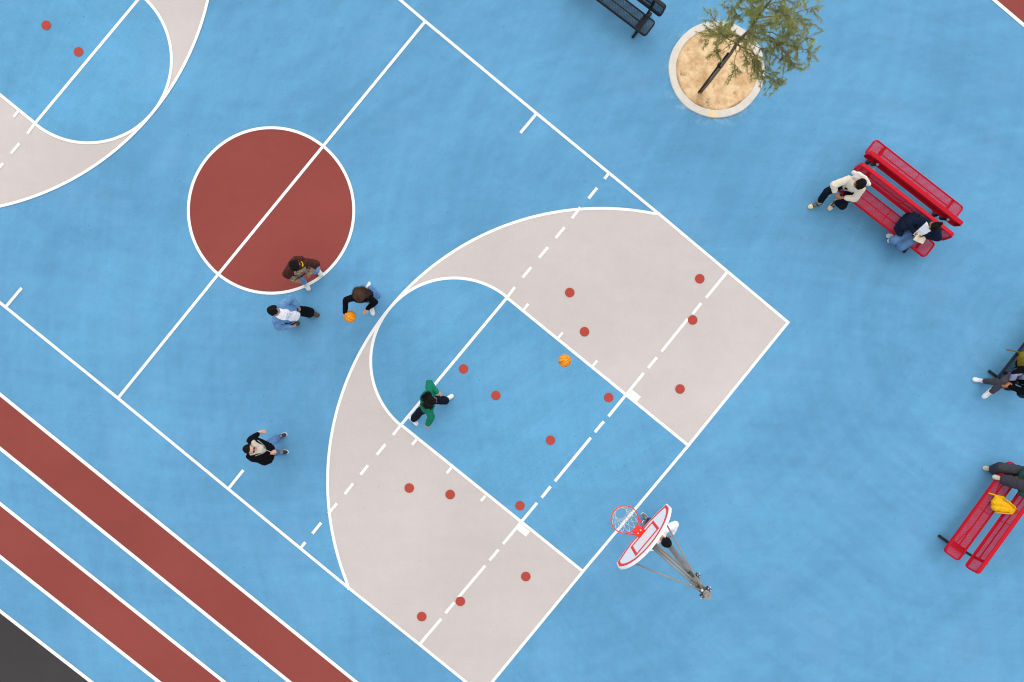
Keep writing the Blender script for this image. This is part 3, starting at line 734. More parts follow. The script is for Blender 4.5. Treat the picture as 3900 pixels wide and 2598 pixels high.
def hand(bm, w, d, n, s, curl=0.5, spread=0.0, size=1.0):
    """palm and five fingers from wrist w; d along the fingers, n out of the palm, s towards the thumb"""
    w, d = Vector(w), Vector(d).normalized(); n = Vector(n); n = (n - d * n.dot(d)).normalized(); sd = d.cross(n)
    if sd.dot(Vector(s)) < 0: sd = -sd
    k = size
    capsule(bm, w - d * 0.03, w + d * 0.02 * k, 0.026 * k, 0.027 * k, 10)
    for o in (-0.026, -0.009, 0.009, 0.026): capsule(bm, w + sd * o * 0.7 * k + d * 0.01, w + sd * o * k + d * 0.085 * k, 0.015 * k, 0.0125 * k, 8)
    for o, ln, c in ((0.029, 0.070, 0.9), (0.010, 0.080, 1.0), (-0.010, 0.074, 1.05), (-0.028, 0.058, 1.1)):
        p = w + sd * o * k + d * 0.085 * k; ln *= k; dd = (d + sd * o * 6 * spread).normalized()
        c1, c2, c3 = curl * 0.6 * c, curl * 1.4 * c, curl * 2.0 * c
        for f, cc in ((0.45, c1), (0.32, c2), (0.23, c3)):
            q = p + (dd * math.cos(cc) + n * math.sin(cc)) * ln * f
            capsule(bm, p, q, 0.0092 * k, 0.0082 * k, 7); p = q
    p = w + sd * 0.026 * k + d * 0.025 * k
    q = p + (d * 0.65 + sd * 0.7 + n * 0.25 * (1 + curl)).normalized() * 0.042 * k; capsule(bm, p, q, 0.0125 * k, 0.0105 * k, 8)
    r = q + (d * 0.85 + sd * (0.35 - 0.4 * curl) + n * 0.3 * curl).normalized() * 0.036 * k; capsule(bm, q, r, 0.0102 * k, 0.0085 * k, 8)

def shoe(parent, base, ank, toe, side_up, m_up, m_sole, m_toe=None, lace='lace', k=1.0):
    fd = (Vector(toe) - Vector(ank)); up = Vector((0, 0, 1)) if side_up is None else Vector(side_up)
    if side_up is None: fd.z = fd.z if abs(fd.z) > 0.06 else 0
    fd.normalize(); up = (up - fd * up.dot(fd)).normalized(); sd = fd.cross(up)
    o = Vector(ank) - up * 0.085 - Vector(base)
    def ring(x, hw, z0, z1, n=14, sq=0.75):
        out = []
        for i in range(n):
            a = 2 * math.pi * i / n; c, s = math.cos(a), math.sin(a)
            c = math.copysign(abs(c) ** sq, c); s = math.copysign(abs(s) ** sq, s)
            out.append(o + fd * x * k + sd * c * hw * k + up * ((z0 + z1) / 2 + (z1 - z0) / 2 * s) * k)
        return out
    bm = bmesh.new()
    rings(bm, [ring(-0.078, 0.012, 0.02, 0.075), ring(-0.074, 0.028, 0.018, 0.092), ring(-0.05, 0.037, 0.016, 0.105), ring(0.0, 0.040, 0.016, 0.108), ring(0.04, 0.041, 0.016, 0.098),
               ring(0.085, 0.043, 0.016, 0.082), ring(0.13, 0.048, 0.016, 0.066), ring(0.165, 0.046, 0.016, 0.055), ring(0.192, 0.035, 0.018, 0.046), ring(0.205, 0.014, 0.02, 0.036)])
    ob = bm_obj('shoe', bm, M[m_up], parent, True)
    if m_toe:
        ob.data.materials.append(M[m_toe])
        for p in ob.data.polygons:
            if (p.center - o).dot(fd) > 0.135 * k: p.material_index = 1
    bm = bmesh.new()
    rings(bm, [ring(-0.086, 0.014, 0.0, 0.026, sq=0.6), ring(-0.078, 0.032, 0.0, 0.028, sq=0.6), ring(-0.04, 0.041, 0.0, 0.028, sq=0.6), ring(0.04, 0.042, 0.0, 0.026, sq=0.6), ring(0.13, 0.053, 0.0, 0.026, sq=0.6), ring(0.175, 0.050, 0.0, 0.026, sq=0.6), ring(0.205, 0.034, 0.0, 0.026, sq=0.6), ring(0.215, 0.014, 0.002, 0.024, sq=0.6)])
    bm_obj('sole', bm, M[m_sole], ob, True)
    if lace:
        bm = bmesh.new()
        for x, z in ((0.045, 0.0995), (0.065, 0.092), (0.085, 0.0845), (0.105, 0.0775)):
            tube(bm, [o + (fd * x - sd * 0.026 + up * (z - 0.006)) * k, o + (fd * x + up * (z + 0.002)) * k, o + (fd * x + sd * 0.026 + up * (z - 0.006)) * k], 0.004 * k, 5)
        bm_obj('laces', bm, M[lace], ob, True)
    return ob

def hair_cap(name, hc, X, Y, Z, mt, parent, base, style, length=0.0, part=True, seed=0, back=0.0, swing=0.0, vol=1.0):
    rnd = random.Random(seed); bm = bmesh.new(); hc = hc - Vector(base)
    RX, RY, RZ = 0.083 * vol, 0.104 * vol, 0.108 * (0.5 + 0.5 * vol); C0 = Vector((0, -0.012, 0.025))
    P = lambda v: hc + X * v.x + Y * v.y + Z * v.z
    if style == 'curly':
        for i in range(620):
            ph = rnd.uniform(0, 6.2832); ct = 1 - 1.42 * rnd.random(); st = math.sqrt(max(0, 1 - ct * ct))
            d = Vector((st * math.cos(ph), st * math.sin(ph), ct))
            if d.y > 0.55 and d.z < 0.50: continue
            if d.y > 0.15 and d.z < 0.05: continue
            r = rnd.uniform(0.007, 0.015); q = P(C0 + Vector((d.x * RX, d.y * RY, d.z * RZ)) * (1.0 + length + rnd.uniform(-0.05, 0.08)))
            ellipsoid(bm, q, X * r, Y * r, Z * r * 0.9, 7, 5)
        ellipsoid(bm, P(C0 + Vector((0, -0.018, 0.012))), X * 0.079, Y * 0.086, Z * 0.098, 16, 10)
        return bm_obj('hair', bm, mt, parent, True)
    # solid under-layer
    def side_pt(s, y, th, rr):
        e = math.sqrt(max(0.02, 1 - (y / RY) ** 2))
        yy = y - (max(0.0, y - 0.0) * 0.75 * min(1.0, max(0.0, th) / 1.5) ** 1.5)
        return C0 + Vector((s * RX * e * math.sin(th), yy, RZ * e * math.cos(th))) * 1.0 * rr
    ys = [v_ * vol for v_ in (-0.100, -0.09, -0.07, -0.045, -0.02, 0.01, 0.035, 0.058, 0.074)]
    for s in (-1, 1):
        g = []
        for y in ys:
            t0 = 0.035 if (part and y > -0.03) else -0.02
            tm = 1.95 if y < 0.0 else 1.75 - max(0, y) * 6
            g.append([bm.verts.new(P(side_pt(s, y, t0 + (tm - t0) * j / 9, 1.03))) for j in range(10)])
        for a, b in zip(g, g[1:]):
            for j in range(9):
                try: bm.faces.new((a[j], b[j], b[j + 1], a[j + 1]) if s > 0 else (a[j + 1], b[j + 1], b[j], a[j]))
                except ValueError: pass
    ellipsoid(bm, P(Vector((0, -0.020, 0.030))), X * 0.081, Y * 0.092, Z * 0.100, 18, 11)
    g0 = Vector((0, 0, -1))
    for i in range(300):
        az = rnd.uniform(1.65, 4.63); lay = rnd.uniform(1.01, 1.09); tm = rnd.uniform(1.5, 1.8)
        pts = [P(C0 + Vector((RX * math.sin(az - math.pi) * -1 * math.sin(th) , RY * math.cos(az - math.pi) * -1 * math.sin(th) - 0.0, RZ * math.cos(th))) * lay) for th in np.linspace(0.25, tm, 7)]
        if style in ('long', 'wavy'):
            p = pts[-1]; dv = (pts[-1] - pts[-2]).normalized(); out = p - P(C0); out.z = 0; L = length * rnd.uniform(0.6, 1.1)
            for j in range(6):
                dv = (dv * 0.5 + g0 * (0.6 - swing * 0.4) + out.normalized() * (0.12 + swing * 0.6)).normalized()
                if style == 'wavy': dv = (dv + Vector((math.sin(j * 2.1 + i), math.cos(j * 1.7 + i * 2), 0)) * 0.45).normalized()
                p = p + dv * L / 6; pts.append(p)
        tube(bm, pts, [0.0042 * (1 - 0.75 * (j / (len(pts) - 1)) ** 2) for j in range(len(pts))], 3)
    for i in range(620):
        s = rnd.choice((-1, 1)); y = rnd.uniform(-0.103, 0.078) * vol; lay = rnd.uniform(1.02, 1.10)
        t0 = 0.03 if (part and y > -0.03) else rnd.uniform(-0.1, 0.1)
        tm = rnd.uniform(1.5, 1.75) - max(0, y) * 3.5
        pts = [P(side_pt(s, y, t0 + (tm - t0) * j / 6, lay)) for j in range(7)]
        if style in ('long', 'wavy'):
            L = length * rnd.uniform(0.65, 1.1) * (1.0 if y < 0.03 else 0.8); p = pts[-1]; dv = (pts[-1] - pts[-2]).normalized()
            out = (p - P(C0)); out.z = 0
            for j in range(6):
                dv = (dv * 0.5 + g0 * (0.6 - swing * 0.4) + Y * back * (-1) + out.normalized() * (0.12 + swing * 0.6)).normalized()
                if style == 'wavy': dv = (dv + Vector((math.sin(j * 2.1 + i), math.cos(j * 1.7 + i * 2), 0)) * 0.45).normalized()
                p = p + dv * L / 6; pts.append(p)
        if style == 'wavy':
            pts = [q + Vector((math.sin(j * 1.9 + i), math.cos(j * 1.6 + i * 1.3), 0.3 * math.sin(j + i))) * 0.006 for j, q in enumerate(pts)]
        n = len(pts)
        tube(bm, pts, [0.0042 * (1 - 0.75 * (j / (n - 1)) ** 2) for j in range(n)], 3)
    if style == 'bun':
        c = P(C0 + Vector((0, -0.125, 0.045)))
        ellipsoid(bm, c, X * 0.034, Y * 0.034, Z * 0.03)
        for i in range(60):
            a = rnd.uniform(0, 6.28); d = Vector((math.cos(a), math.sin(a), rnd.uniform(-1, 1))).normalized()
            ellipsoid(bm, c + d * 0.03, X * 0.009, Y * 0.009, Z * 0.009, 6, 4)
    return bm_obj('hair', bm, mt, parent, True)

def person(label, head, face, pelvis, chest, right, armR, armL, legR, legL, skin='tan', hair=('black', 'curly', 0.0), top='black_c', top_fit=1.0,
           pants='darkjean', pant=(0.10, 0.078, 0.068), shoes=('white_shoe', 'grey_sole', None), sleeve=1.0, sleeve_end=1.0, front=None, pitch=20, size=1.0,
           curl=(0.6, 0.6), hem=0.10, pants_end=0.94, palms=None, extras=None, handdir=(None, None), toes=(None, None), hood=False, width=1.0, spread=0.2, lap=None, hairback=0.0, head_len=0.19, swing=0.0, vol=1.0):
    """pose from real positions of the joints; limb lengths are kept human by two-bone IK"""
    k = size
    pelvis, chest, head = Vector(pelvis), Vector(chest), Vector(head)
    U = (chest - pelvis).normalized(); Rr = Vector((right[0], right[1], right[2] if len(right) > 2 else 0)); Rr = (Rr - U * Rr.dot(U)).normalized(); Fw = U.cross(Rr)
    TL = 0.47 * k; chest = pelvis + U * TL; nb = chest + U * 0.055 * k
    hd = (head - nb).normalized(); head = nb + hd * head_len * k
    base = Vector((pelvis.x, pelvis.y, 0)) if pelvis.z > 0.6 else Vector((pelvis.x, pelvis.y, 0.45))
    shR, shL = chest + Rr * 0.165 * k * width, chest - Rr * 0.165 * k * width
    hpR, hpL = pelvis + Rr * 0.085 * k, pelvis - Rr * 0.085 * k
    elR, wrR = ik(shR, armR[1], armR[0], 0.285 * k, 0.25 * k); elL, wrL = ik(shL, armL[1], armL[0], 0.285 * k, 0.25 * k)
    knR, anR = ik(hpR, legR[1], legR[0], 0.43 * k, 0.415 * k); knL, anL = ik(hpL, legL[1], legL[0], 0.43 * k, 0.415 * k)
    # head frame
    yv = Vector((face[0], face[1], 0)).normalized(); pr = math.radians(pitch)
    Y = (yv * math.cos(pr) - Vector((0, 0, 1)) * math.sin(pr)).normalized(); X = Y.cross(Vector((0, 0, 1))).normalized(); Z = X.cross(Y)
    HP = lambda x, y, z: head + (X * x + Y * y + Z * z) * k
    # ---- body
    bm = bmesh.new()
    ellipsoid(bm, HP(0, -0.012, 0.025), X * 0.078 * k, Y * 0.098 * k, Z * 0.102 * k, 20, 12)
    ellipsoid(bm, HP(0, 0.022, -0.045), X * 0.060 * k, Y * 0.066 * k, Z * 0.080 * k, 16, 10)
    capsule(bm, HP(0, 0.052, -0.098), HP(0, 0.062, -0.096), 0.026 * k, 0.022 * k)
    capsule(bm, HP(0, 0.083, 0.018), HP(0, 0.097, -0.026), 0.009 * k, 0.014 * k, 8)
    capsule(bm, HP(-0.035, 0.078, 0.03), HP(0.035, 0.078, 0.03), 0.014 * k, 0.014 * k, 8)
    for s in (-1, 1):
        capsule(bm, HP(0.040 * s, 0.062, -0.018), HP(0.034 * s, 0.066, -0.03), 0.02 * k, 0.02 * k, 8)
        ellipsoid(bm, HP(0.080 * s, -0.008, -0.008), X * 0.012 * k, Y * 0.022 * k, Z * 0.032 * k, 8, 7)
    capsule(bm, nb - U * 0.03, HP(0, -0.022, -0.06), 0.056 * k, 0.054 * k)
    ell = lambda t, rx, ry, fo=0.0: [pelvis + U * TL * t + Fw * fo + (Rr * rx * math.cos(a) * width + Fw * ry * math.sin(a)) * k for a in np.linspace(0, 2 * math.pi, 25)[:-1]]
    rings(bm, [ell(-0.18, 0.08, 0.07), ell(-0.05, 0.145, 0.095), ell(0.2, 0.130, 0.085), ell(0.5, 0.140, 0.09), ell(0.8, 0.150, 0.09), ell(1.0, 0.13, 0.07), ell(1.1, 0.05, 0.05)])
    for sh, el, wr in ((shR, elR, wrR), (shL, elL, wrL)):
        capsule(bm, sh, el, 0.046 * k, 0.037 * k); capsule(bm, el, wr, 0.038 * k, 0.025 * k)
    for hp, kn, an in ((hpR, knR, anR), (hpL, knL, anL)):
        capsule(bm, hp, kn, 0.075 * k, 0.05 * k); capsule(bm, kn, an, 0.05 * k, 0.036 * k)
    pal = palms or (None, None)
    for (el, wr, hdv, c, pn, s) in ((elR, wrR, handdir[0], curl[0], pal[0], 1), (elL, wrL, handdir[1], curl[1], pal[1], -1)):
        d = (wr - el).normalized() if hdv is None else Vector(hdv).normalized()
        n = Vector(pn) if pn else (Fw * 0.2 - Rr * s * 0.6 - Vector((0, 0, 0.5)))
        th = Fw + Vector((0, 0, 0.4))
        hand(bm, wr, d, n, th, c, spread, k)
    o = remeshed('person', bm, SK[skin], 0.0068, 3, base=base)
    o.location = base; tag(o, label, 'person')
    # ---- face details
    for s in (-1, 1):
        bm = bmesh.new(); ellipsoid(bm, HP(0.031 * s, 0.079, 0.006) - base, X * 0.013 * k, Y * 0.008 * k, Z * 0.007 * k, 8, 6); bm_obj('eye', bm, M['eye'], o, True)
        bm = bmesh.new(); capsule(bm, HP(0.018 * s, 0.090, 0.030) - base, HP(0.046 * s, 0.082, 0.031) - base, 0.0045 * k, 0.003 * k, 6); bm_obj('eyebrow', bm, HAIR[hair[0]], o, True)
    bm = bmesh.new(); capsule(bm, HP(-0.018, 0.0835, -0.062) - base, HP(0.018, 0.0835, -0.062) - base, 0.006 * k, 0.006 * k, 8); bm_obj('lips', bm, M['lip'], o, True)
    hair_cap('hair', head, X * k, Y * k, Z * k, HAIR[hair[0]], o, base, hair[1], hair[2], len(hair) < 4, abs(hash(label[:6])) % 97 if False else len(label), hairback, swing, vol)
    # ---- upper garment
    f = top_fit; bm = bmesh.new()
    rings(bm, [ell(-hem / 0.47 - 0.02, 0.165 * f, 0.118 * f), ell(-hem / 0.47 + 0.08, 0.178 * f, 0.130 * f), ell(0.1, 0.172 * f, 0.125 * f), ell(0.4, 0.172 * f, 0.122 * f), ell(0.7, 0.182 * f, 0.122 * f), ell(0.92, 0.175, 0.105), ell(1.03, 0.125, 0.088), ell(1.09, 0.085, 0.075), ell(1.13, 0.072, 0.070)])
    for sh, el, wr in ((shR, elR, wrR), (shL, elL, wrL)):
        we = el.lerp(wr, sleeve_end)
        capsule(bm, sh - U * 0.01, el, 0.070 * min(sleeve, 1.1) * k, 0.062 * sleeve * k); capsule(bm, el, we, 0.062 * sleeve * k, 0.046 * sleeve * k)
        capsule(bm, chest - U * 0.06, sh, 0.09 * k, 0.068 * min(sleeve, 1.1) * k)
    if hood:
        for a0, a1 in ((-1.0, -0.3), (-0.3, 0.3), (0.3, 1.0)):
            pa = nb + (Rr * math.sin(a0) * 0.15 - Fw * (math.cos(a0) * 0.13 - 0.0)) * k - U * 0.0; pb = nb + (Rr * math.sin(a1) * 0.15 - Fw * math.cos(a1) * 0.13) * k
            capsule(bm, pa, pb, 0.05 * k, 0.05 * k)
    t = remeshed('upper_garment', bm, M[top], 0.0115, 4, 0.030, 0.085, o, base, 0.012)
    if front:
        me = t.data
        for fm, fn in front:
            me.materials.append(M[fm]); idx = len(me.materials) - 1
            for p in me.polygons:
                c = p.center + base - pelvis
                lx, ly, lt = c.dot(Rr), c.dot(Fw), c.dot(U) / TL
                w = p.center + base
                dR, dL = (w - wrR).length, (w - wrL).length
                if fn(lx / k, ly / k, lt, p.normal.dot(Fw), dR, dL, p.normal.dot(U)): p.material_index = idx
    # ---- trousers
    bm = bmesh.new()
    rings(bm, [ell(-0.22, 0.10, 0.09), ell(-0.08, 0.160, 0.118), ell(0.08, 0.155, 0.112), ell(0.2, 0.145, 0.10)])
    for hp, kn, an in ((hpR, knR, anR), (hpL, knL, anL)):
        e = kn.lerp(an, pants_end)
        capsule(bm, hp, kn, pant[0] * k, pant[1] * k); capsule(bm, kn, e, pant[1] * k, pant[2] * k)
    if lap: lap(bm)
    remeshed('trousers', bm, M[pants], 0.0115, 4, 0.026, 0.08, o, base, 0.012)
    # ---- shoes
    for an, kn, te in ((anR, knR, toes[0]), (anL, knL, toes[1])):
        tt = Vector(te) if te is not None else an + Fw
        upv = None
        if te is not None and abs((tt - an).normalized().z) > 0.35: upv = (kn - an)
        shoe(o, base, an, tt, upv, *shoes[:3], k=1.0)
    info = dict(o=o, base=base, head=head, X=X, Y=Y, Z=Z, HP=HP, Rr=Rr, U=U, Fw=Fw, nb=nb, pelvis=pelvis, chest=chest, wrR=wrR, wrL=wrL, anR=anR, anL=anL, knR=knR, knL=knL, TL=TL)
    if extras: extras(info)
    return info

def Z(ox, oy, s): return lambda x, y, h: W(ox + x / s, oy + y / s, h)
def pxdir(x, y): return Vector((x, -y, 0)).normalized()

# person in the black zip jacket, walking right
z = Z(880, 1600, 8.711)
def ex_black(i):
    o, b = i['o'], i['base']; HP = i['HP']
    bm = bmesh.new()
    for s in (-1, 1): ellipsoid(bm, HP(0.034 * s, 0.097, 0.006) - b, i['X'] * 0.029, i['Y'] * 0.006, i['Z'] * 0.024, 12, 7)
    capsule(bm, HP(-0.01, 0.10, 0.012) - b, HP(0.01, 0.10, 0.012) - b, 0.003, 0.003, 6)
    for s in (-1, 1): capsule(bm, HP(0.062 * s, 0.092, 0.014) - b, HP(0.084 * s, 0.0, 0.014) - b, 0.003, 0.003, 6)
    bm_obj('sunglasses', bm, M['shade'], o, True)
    bm = bmesh.new(); P = lambda x, t, f: i['pelvis'] + i['Rr'] * x + i['U'] * i['TL'] * t + i['Fw'] * f - b
    tube(bm, [P(0, -0.35, 0.192), P(0, 0.0, 0.197), P(0.0, 0.42, 0.190)], 0.006, 6)
    for s in (-1, 1): tube(bm, [P(0, 0.42, 0.190), P(0.07 * s, 0.62, 0.180), P(0.12 * s, 0.84, 0.150), P(0.16 * s, 0.98, 0.105)], 0.0055, 6)
    bm_obj('zip', bm, M['zip'], o, True)
person('person in black jacket, beige shirt and sunglasses walking near the side line',
       z(640, 960, 1.56), pxdir(1, 0.15), W(1000, 1722, 0.90) , z(640, 915, 1.37), pxdir(0.02, 1),
       (z(1000, 1300, 0.85), z(1330, 1100, 0.90)), (z(760, 520, 0.80), z(960, 395, 0.92)),
       (z(1500, 1060, 0.6), z(1545, 1075, 0.09)), (z(1480, 640, 0.6), z(1520, 590, 0.09)),
       skin='light', hair=('black', 'long', 0.05, 'nopart'), top='black_c', top_fit=1.4, pants='jeans', shoes=('black_shoe', 'white_shoe', None), sleeve=1.12, sleeve_end=0.72,
       front=[('beige_c', lambda x, y, t, nf, dR, dL, nu: y > 0.0 and nf > -0.1 and t < 1.12 and t > 0.42 and abs(x) < 0.02 + (t - 0.42) * 0.20)],
       pitch=-18, curl=(1.25, 1.25), toes=(z(1760, 1080, 0.09), z(1790, 490, 0.09)), hem=0.22, handdir=(pxdir(0.75, -0.35) - Vector((0, 0, 0.25)), pxdir(0.95, -0.05) - Vector((0, 0, 0.35))), extras=ex_black, palms=((0, 0, -1), (0, 0, -1)))

z = Z(1000, 950, 4.6125)
# denim jacket
person('person in light denim jacket over white shirt and baggy black trousers',
       z(205, 1085, 1.56), pxdir(0.85, 0.32), W(1106, 1196, 0.90), z(285, 1110, 1.36), pxdir(-0.42, 0.9),
       (z(280, 1400, 1.05), z(480, 1365, 0.93)), (z(520, 900, 1.08), z(610, 985, 0.95)),
       (z(620, 1330, 0.5), W(1102, 1222, 0.09)), (z(760, 1090, 0.55), z(820, 1110, 0.09)),
       skin='tan', hair=('black', 'long', 0.12), top='denim', top_fit=1.15, pants='black_c', pant=(0.115, 0.112, 0.115), pants_end=1.06, shoes=('brown_shoe', 'brown_shoe', None), sleeve=1.25,
       front=[('white_c', lambda x, y, t, nf, dR, dL, nu: y > 0.0 and nf > -0.2 and t < 1.12 and abs(x) < 0.105 + 0.015 * math.sin(t * 9)),
              ('bluept', lambda x, y, t, nf, dR, dL, nu: y > 0.05 and nf > 0 and 0.52 < t < 0.80 and abs(x) < 0.062 and (int((t - 0.5) * 33) % 3 != 0))],
       pitch=32, curl=(0.9, 0.9), toes=(W(1130, 1232, 0.09), z(880, 1130, 0.09)), hem=0.16, handdir=(pxdir(0.9, -0.1) - Vector((0, 0, 0.8)), None))
# brown jacket
def ex_brown(i):
    o, b = i['o'], i['base']
    bm = bmesh.new(); c = i['nb'] + i['U'] * 0.0
    tube(bm, [c + i['Rr'] * 0.092 * math.sin(a) - i['Fw'] * 0.088 * math.cos(a) + i['U'] * 0.01 * math.cos(2 * a) - b for a in np.linspace(-2.5, -0.5, 12)], 0.012, 7)
    bm_obj('collar', bm, M['yellow_c'], o, True)
person('person in brown printed jacket with white shoes on the centre circle line',
       z(548, 290, 1.62), pxdir(0.5, 0.86), W(1128, 1026, 0.90), z(622, 272, 1.36), pxdir(-0.86, 0.46),
       (z(370, 460, 1.08), z(575, 540, 0.98)), (z(880, 260, 1.08), z(815, 415, 0.97)),
       (z(690, 520, 0.55), z(725, 575, 0.09)), (z(905, 370, 0.55), z(950, 330, 0.09)),
       skin='brown', hair=('black', 'curly', 0.02), top='brown_c', top_fit=1.32, pants='paleblue', pant=(0.11, 0.088, 0.075), shoes=('white_shoe', 'white_shoe', None), sleeve=1.3,
       front=[('print_c', lambda x, y, t, nf, dR, dL, nu: (min(dR, dL) < 0.17 and min(dR, dL) > 0.05 and nu > -0.2) or (y > 0.03 and nf > 0 and 0.66 < t < 0.95 and abs(x) < 0.13)),
              ('orange_p', lambda x, y, t, nf, dR, dL, nu: y > 0.05 and nf > 0 and 0.28 < t < 0.66 and abs(x) < 0.09)],
       pitch=38, curl=(1.0, 1.1), toes=(z(810, 720, 0.09), z(1030, 480, 0.09)), extras=ex_brown, hood=True, hem=0.27,
       handdir=(pxdir(0.85, 0.3) - Vector((0, 0, 0.3)), pxdir(-0.1, 1) - Vector((0, 0, 0.35))))
# dribbling player
def ex_drib(i): pass
person('person with wavy brown hair in black sweater bending to dribble the ball',
       z(1712, 815, 1.53), pxdir(0.1, 1), W(1386, 1124, 0.84), z(1714, 845, 1.28), pxdir(-1, 0.05),
       (z(1480, 960, 1.12), z(1448, 1098, 1.05)), (z(2010, 930, 1.02), z(1850, 1035, 0.9)),
       (z(1960, 900, 0.5), W(1412, 1166, 0.09)), (z(1900, 760, 0.5), W(1408, 1096, 0.13)),
       skin='light', hair=('brown', 'wavy', 0.20), top='black_c', top_fit=1.08, pants='jeans', pant=(0.10, 0.078, 0.066), shoes=('white_shoe', 'grey_sole', None), sleeve=1.05,
       pitch=32, swing=0.22, vol=1.26, hairback=0.1, curl=(0.3, 0.15), toes=(W(1420, 1200, 0.07), W(1416, 1083, 0.02)), spread=1.0, hem=0.12,
       handdir=(pxdir(-0.05, 1) + Vector((0, 0, -0.35)), pxdir(-0.65, 0.6) - Vector((0, 0, 0.05))), palms=(pxdir(1, 0.1) - Vector((0, 0, 0.6)), (0.1, 0, -1)), extras=ex_drib)
# green sweater
z = Z(1500, 1420, 6.532)
person('person in green sweater and dark trousers striding over the free throw line',
       z(965, 700, 1.50), pxdir(0.95, -0.12), W(1629, 1536, 0.80), z(870, 660, 1.28), pxdir(-0.06, 1),
       (z(960, 1130, 1.08), z(850, 1270, 0.93)), (z(770, 300, 1.10), z(1050, 470, 1.08)),
       (z(700, 900, 0.6), z(500, 1150, 0.15)), (z(1260, 690, 0.55), z(1270, 690, 0.10)),
       skin='tan', hair=('black', 'long', 0.23), top='green', top_fit=1.22, pants='darkjean', pant=(0.105, 0.088, 0.082), shoes=('white_shoe', 'white_shoe', None), sleeve=1.28,
       pitch=20, curl=(1.1, 0.7), toes=(z(660, 1300, 0.03), z(1470, 560, 0.09)), hem=0.10, hood=True, hairback=0.2, swing=0.26, vol=1.02,
       handdir=(pxdir(-0.3, 0.9) - Vector((0, 0, 0.4)), pxdir(0.9, 0.45)))
# person under the hoop
person('person in white shirt standing behind the backboard below its brackets',
       W(2527, 2055, 1.55), pxdir(-0.75, -0.65), W(2497, 2019, 0.92), W(2514, 2041, 1.37), pxdir(0.64, -0.76),
       (W(2560, 2010, 1.25), W(2560, 2030, 1.12)), (W(2480, 2080, 1.1), W(2470, 2050, 0.95)),
       (W(2480, 1990, 0.5), W(2472, 1984, 0.09)), (W(2490, 2010, 0.5), W(2480, 2010, 0.09)),
       skin='tan', hair=('black', 'curly', 0.02), top='white_c', top_fit=1.12, pants='charcoal', shoes=('grey_shoe', 'white_shoe', None), sleeve=1.15, pitch=15,
       toes=(W(2452, 1965, 0.09), W(2445, 1985, 0.09)), hem=0.12)
# seated person in cream
z = Z(3060, 620, 7.84)
def ex_cream(i):
    o, b = i['o'], i['base']
    bm = bmesh.new()
    pa = [i['nb'] - i['Fw'] * 0.13 + i['Rr'] * x + i['U'] * (0.03 + 0.02 * math.cos(x * 9)) - i['Fw'] * 0.05 * math.cos(x * 7) for x in (-0.19, -0.12, -0.04, 0.04, 0.12, 0.19)]
    for a, c in zip(pa, pa[1:]): capsule(bm, a, c, 0.043, 0.048)
    for a, c in zip(pa[1:-1], pa[2:-1]): capsule(bm, a + i['Fw'] * 0.05 - i['U'] * 0.02, c + i['Fw'] * 0.05 - i['U'] * 0.02, 0.05, 0.05)
    remeshed('hood', bm, M['hoodw'], 0.012, 3, 0.03, 0.06, o, b, 0.015)
    bm = bmesh.new(); P = lambda x, t, f: i['pelvis'] + i['Rr'] * x + i['U'] * i['TL'] * t + i['Fw'] * f - b
    box(bm, P(0.05, 0.72, 0.150), i['Rr'] * 0.032, i['U'] * 0.03, i['Fw'] * 0.008); tube(bm, [P(0.05, 0.68, 0.15), P(0.03, 0.5, 0.15), P(0.035, 0.36, 0.15)], 0.008, 5)
    bm_obj('black_badge', bm, M['black_c'], o)
    bm = bmesh.new()
    for w, q in ((i['wrL'], 0.04), (i['wrL'], 0.075)):
        pass
    bm.free()
    for an, kn in ((i['anR'], i['knR']), (i['anL'], i['knL'])):
        bm = bmesh.new(); d = (kn - an).normalized(); tube(bm, [an + d * 0.035 - b, an + d * 0.10 - b], 0.071, 16); bm_obj('turned_up_hem', bm, M['cuff'], o, True)
    bm = bmesh.new(); HP = i['HP']
    for s in (-1, 1):
        tube(bm, [HP(0.034 * s + 0.026 * math.cos(a), 0.099, 0.006 + 0.022 * math.sin(a)) - b for a in np.linspace(0, 6.283, 14)], 0.0026, 5)
        capsule(bm, HP(0.06 * s, 0.095, 0.012) - b, HP(0.084 * s, 0.0, 0.014) - b, 0.0026, 0.0026, 5)
    bm_obj('glasses', bm, M['stake'], o, True)
person('person in cream jacket and dark jeans sitting on the red bench with hands clasped',
       z(1690, 640, 1.24), pxdir(-0.62, 0.79), Vector((7.17, 3.33, 0.56)), z(1545, 640, 1.02), pxdir(-0.79, -0.61),
       (z(1020, 660, 0.85), z(960, 930, 0.68)), (z(1620, 1080, 0.78), z(1140, 1045, 0.66)),
       (z(620, 860, 0.56), z(455, 1210, 0.10)), (z(1180, 1420, 0.58), z(980, 1170, 0.10)),
       skin='brown', hair=('black', 'curly', 0.02), top='cream_c', top_fit=1.12, pants='darkjean', pant=(0.10, 0.082, 0.068), shoes=('canvas', 'cream_rub', 'cream_rub'), sleeve=1.25, sleeve_end=0.62,
       pitch=38, curl=(1.0, 1.0), toes=(z(140, 1340, 0.10), z(790, 1400, 0.10)), extras=ex_cream, hem=0.06,
       handdir=(pxdir(0.5, 0.8) - Vector((0, 0, 0.1)), pxdir(-0.9, 0.1)), palms=(pxdir(1, -0.3), pxdir(-0.2, -1)))
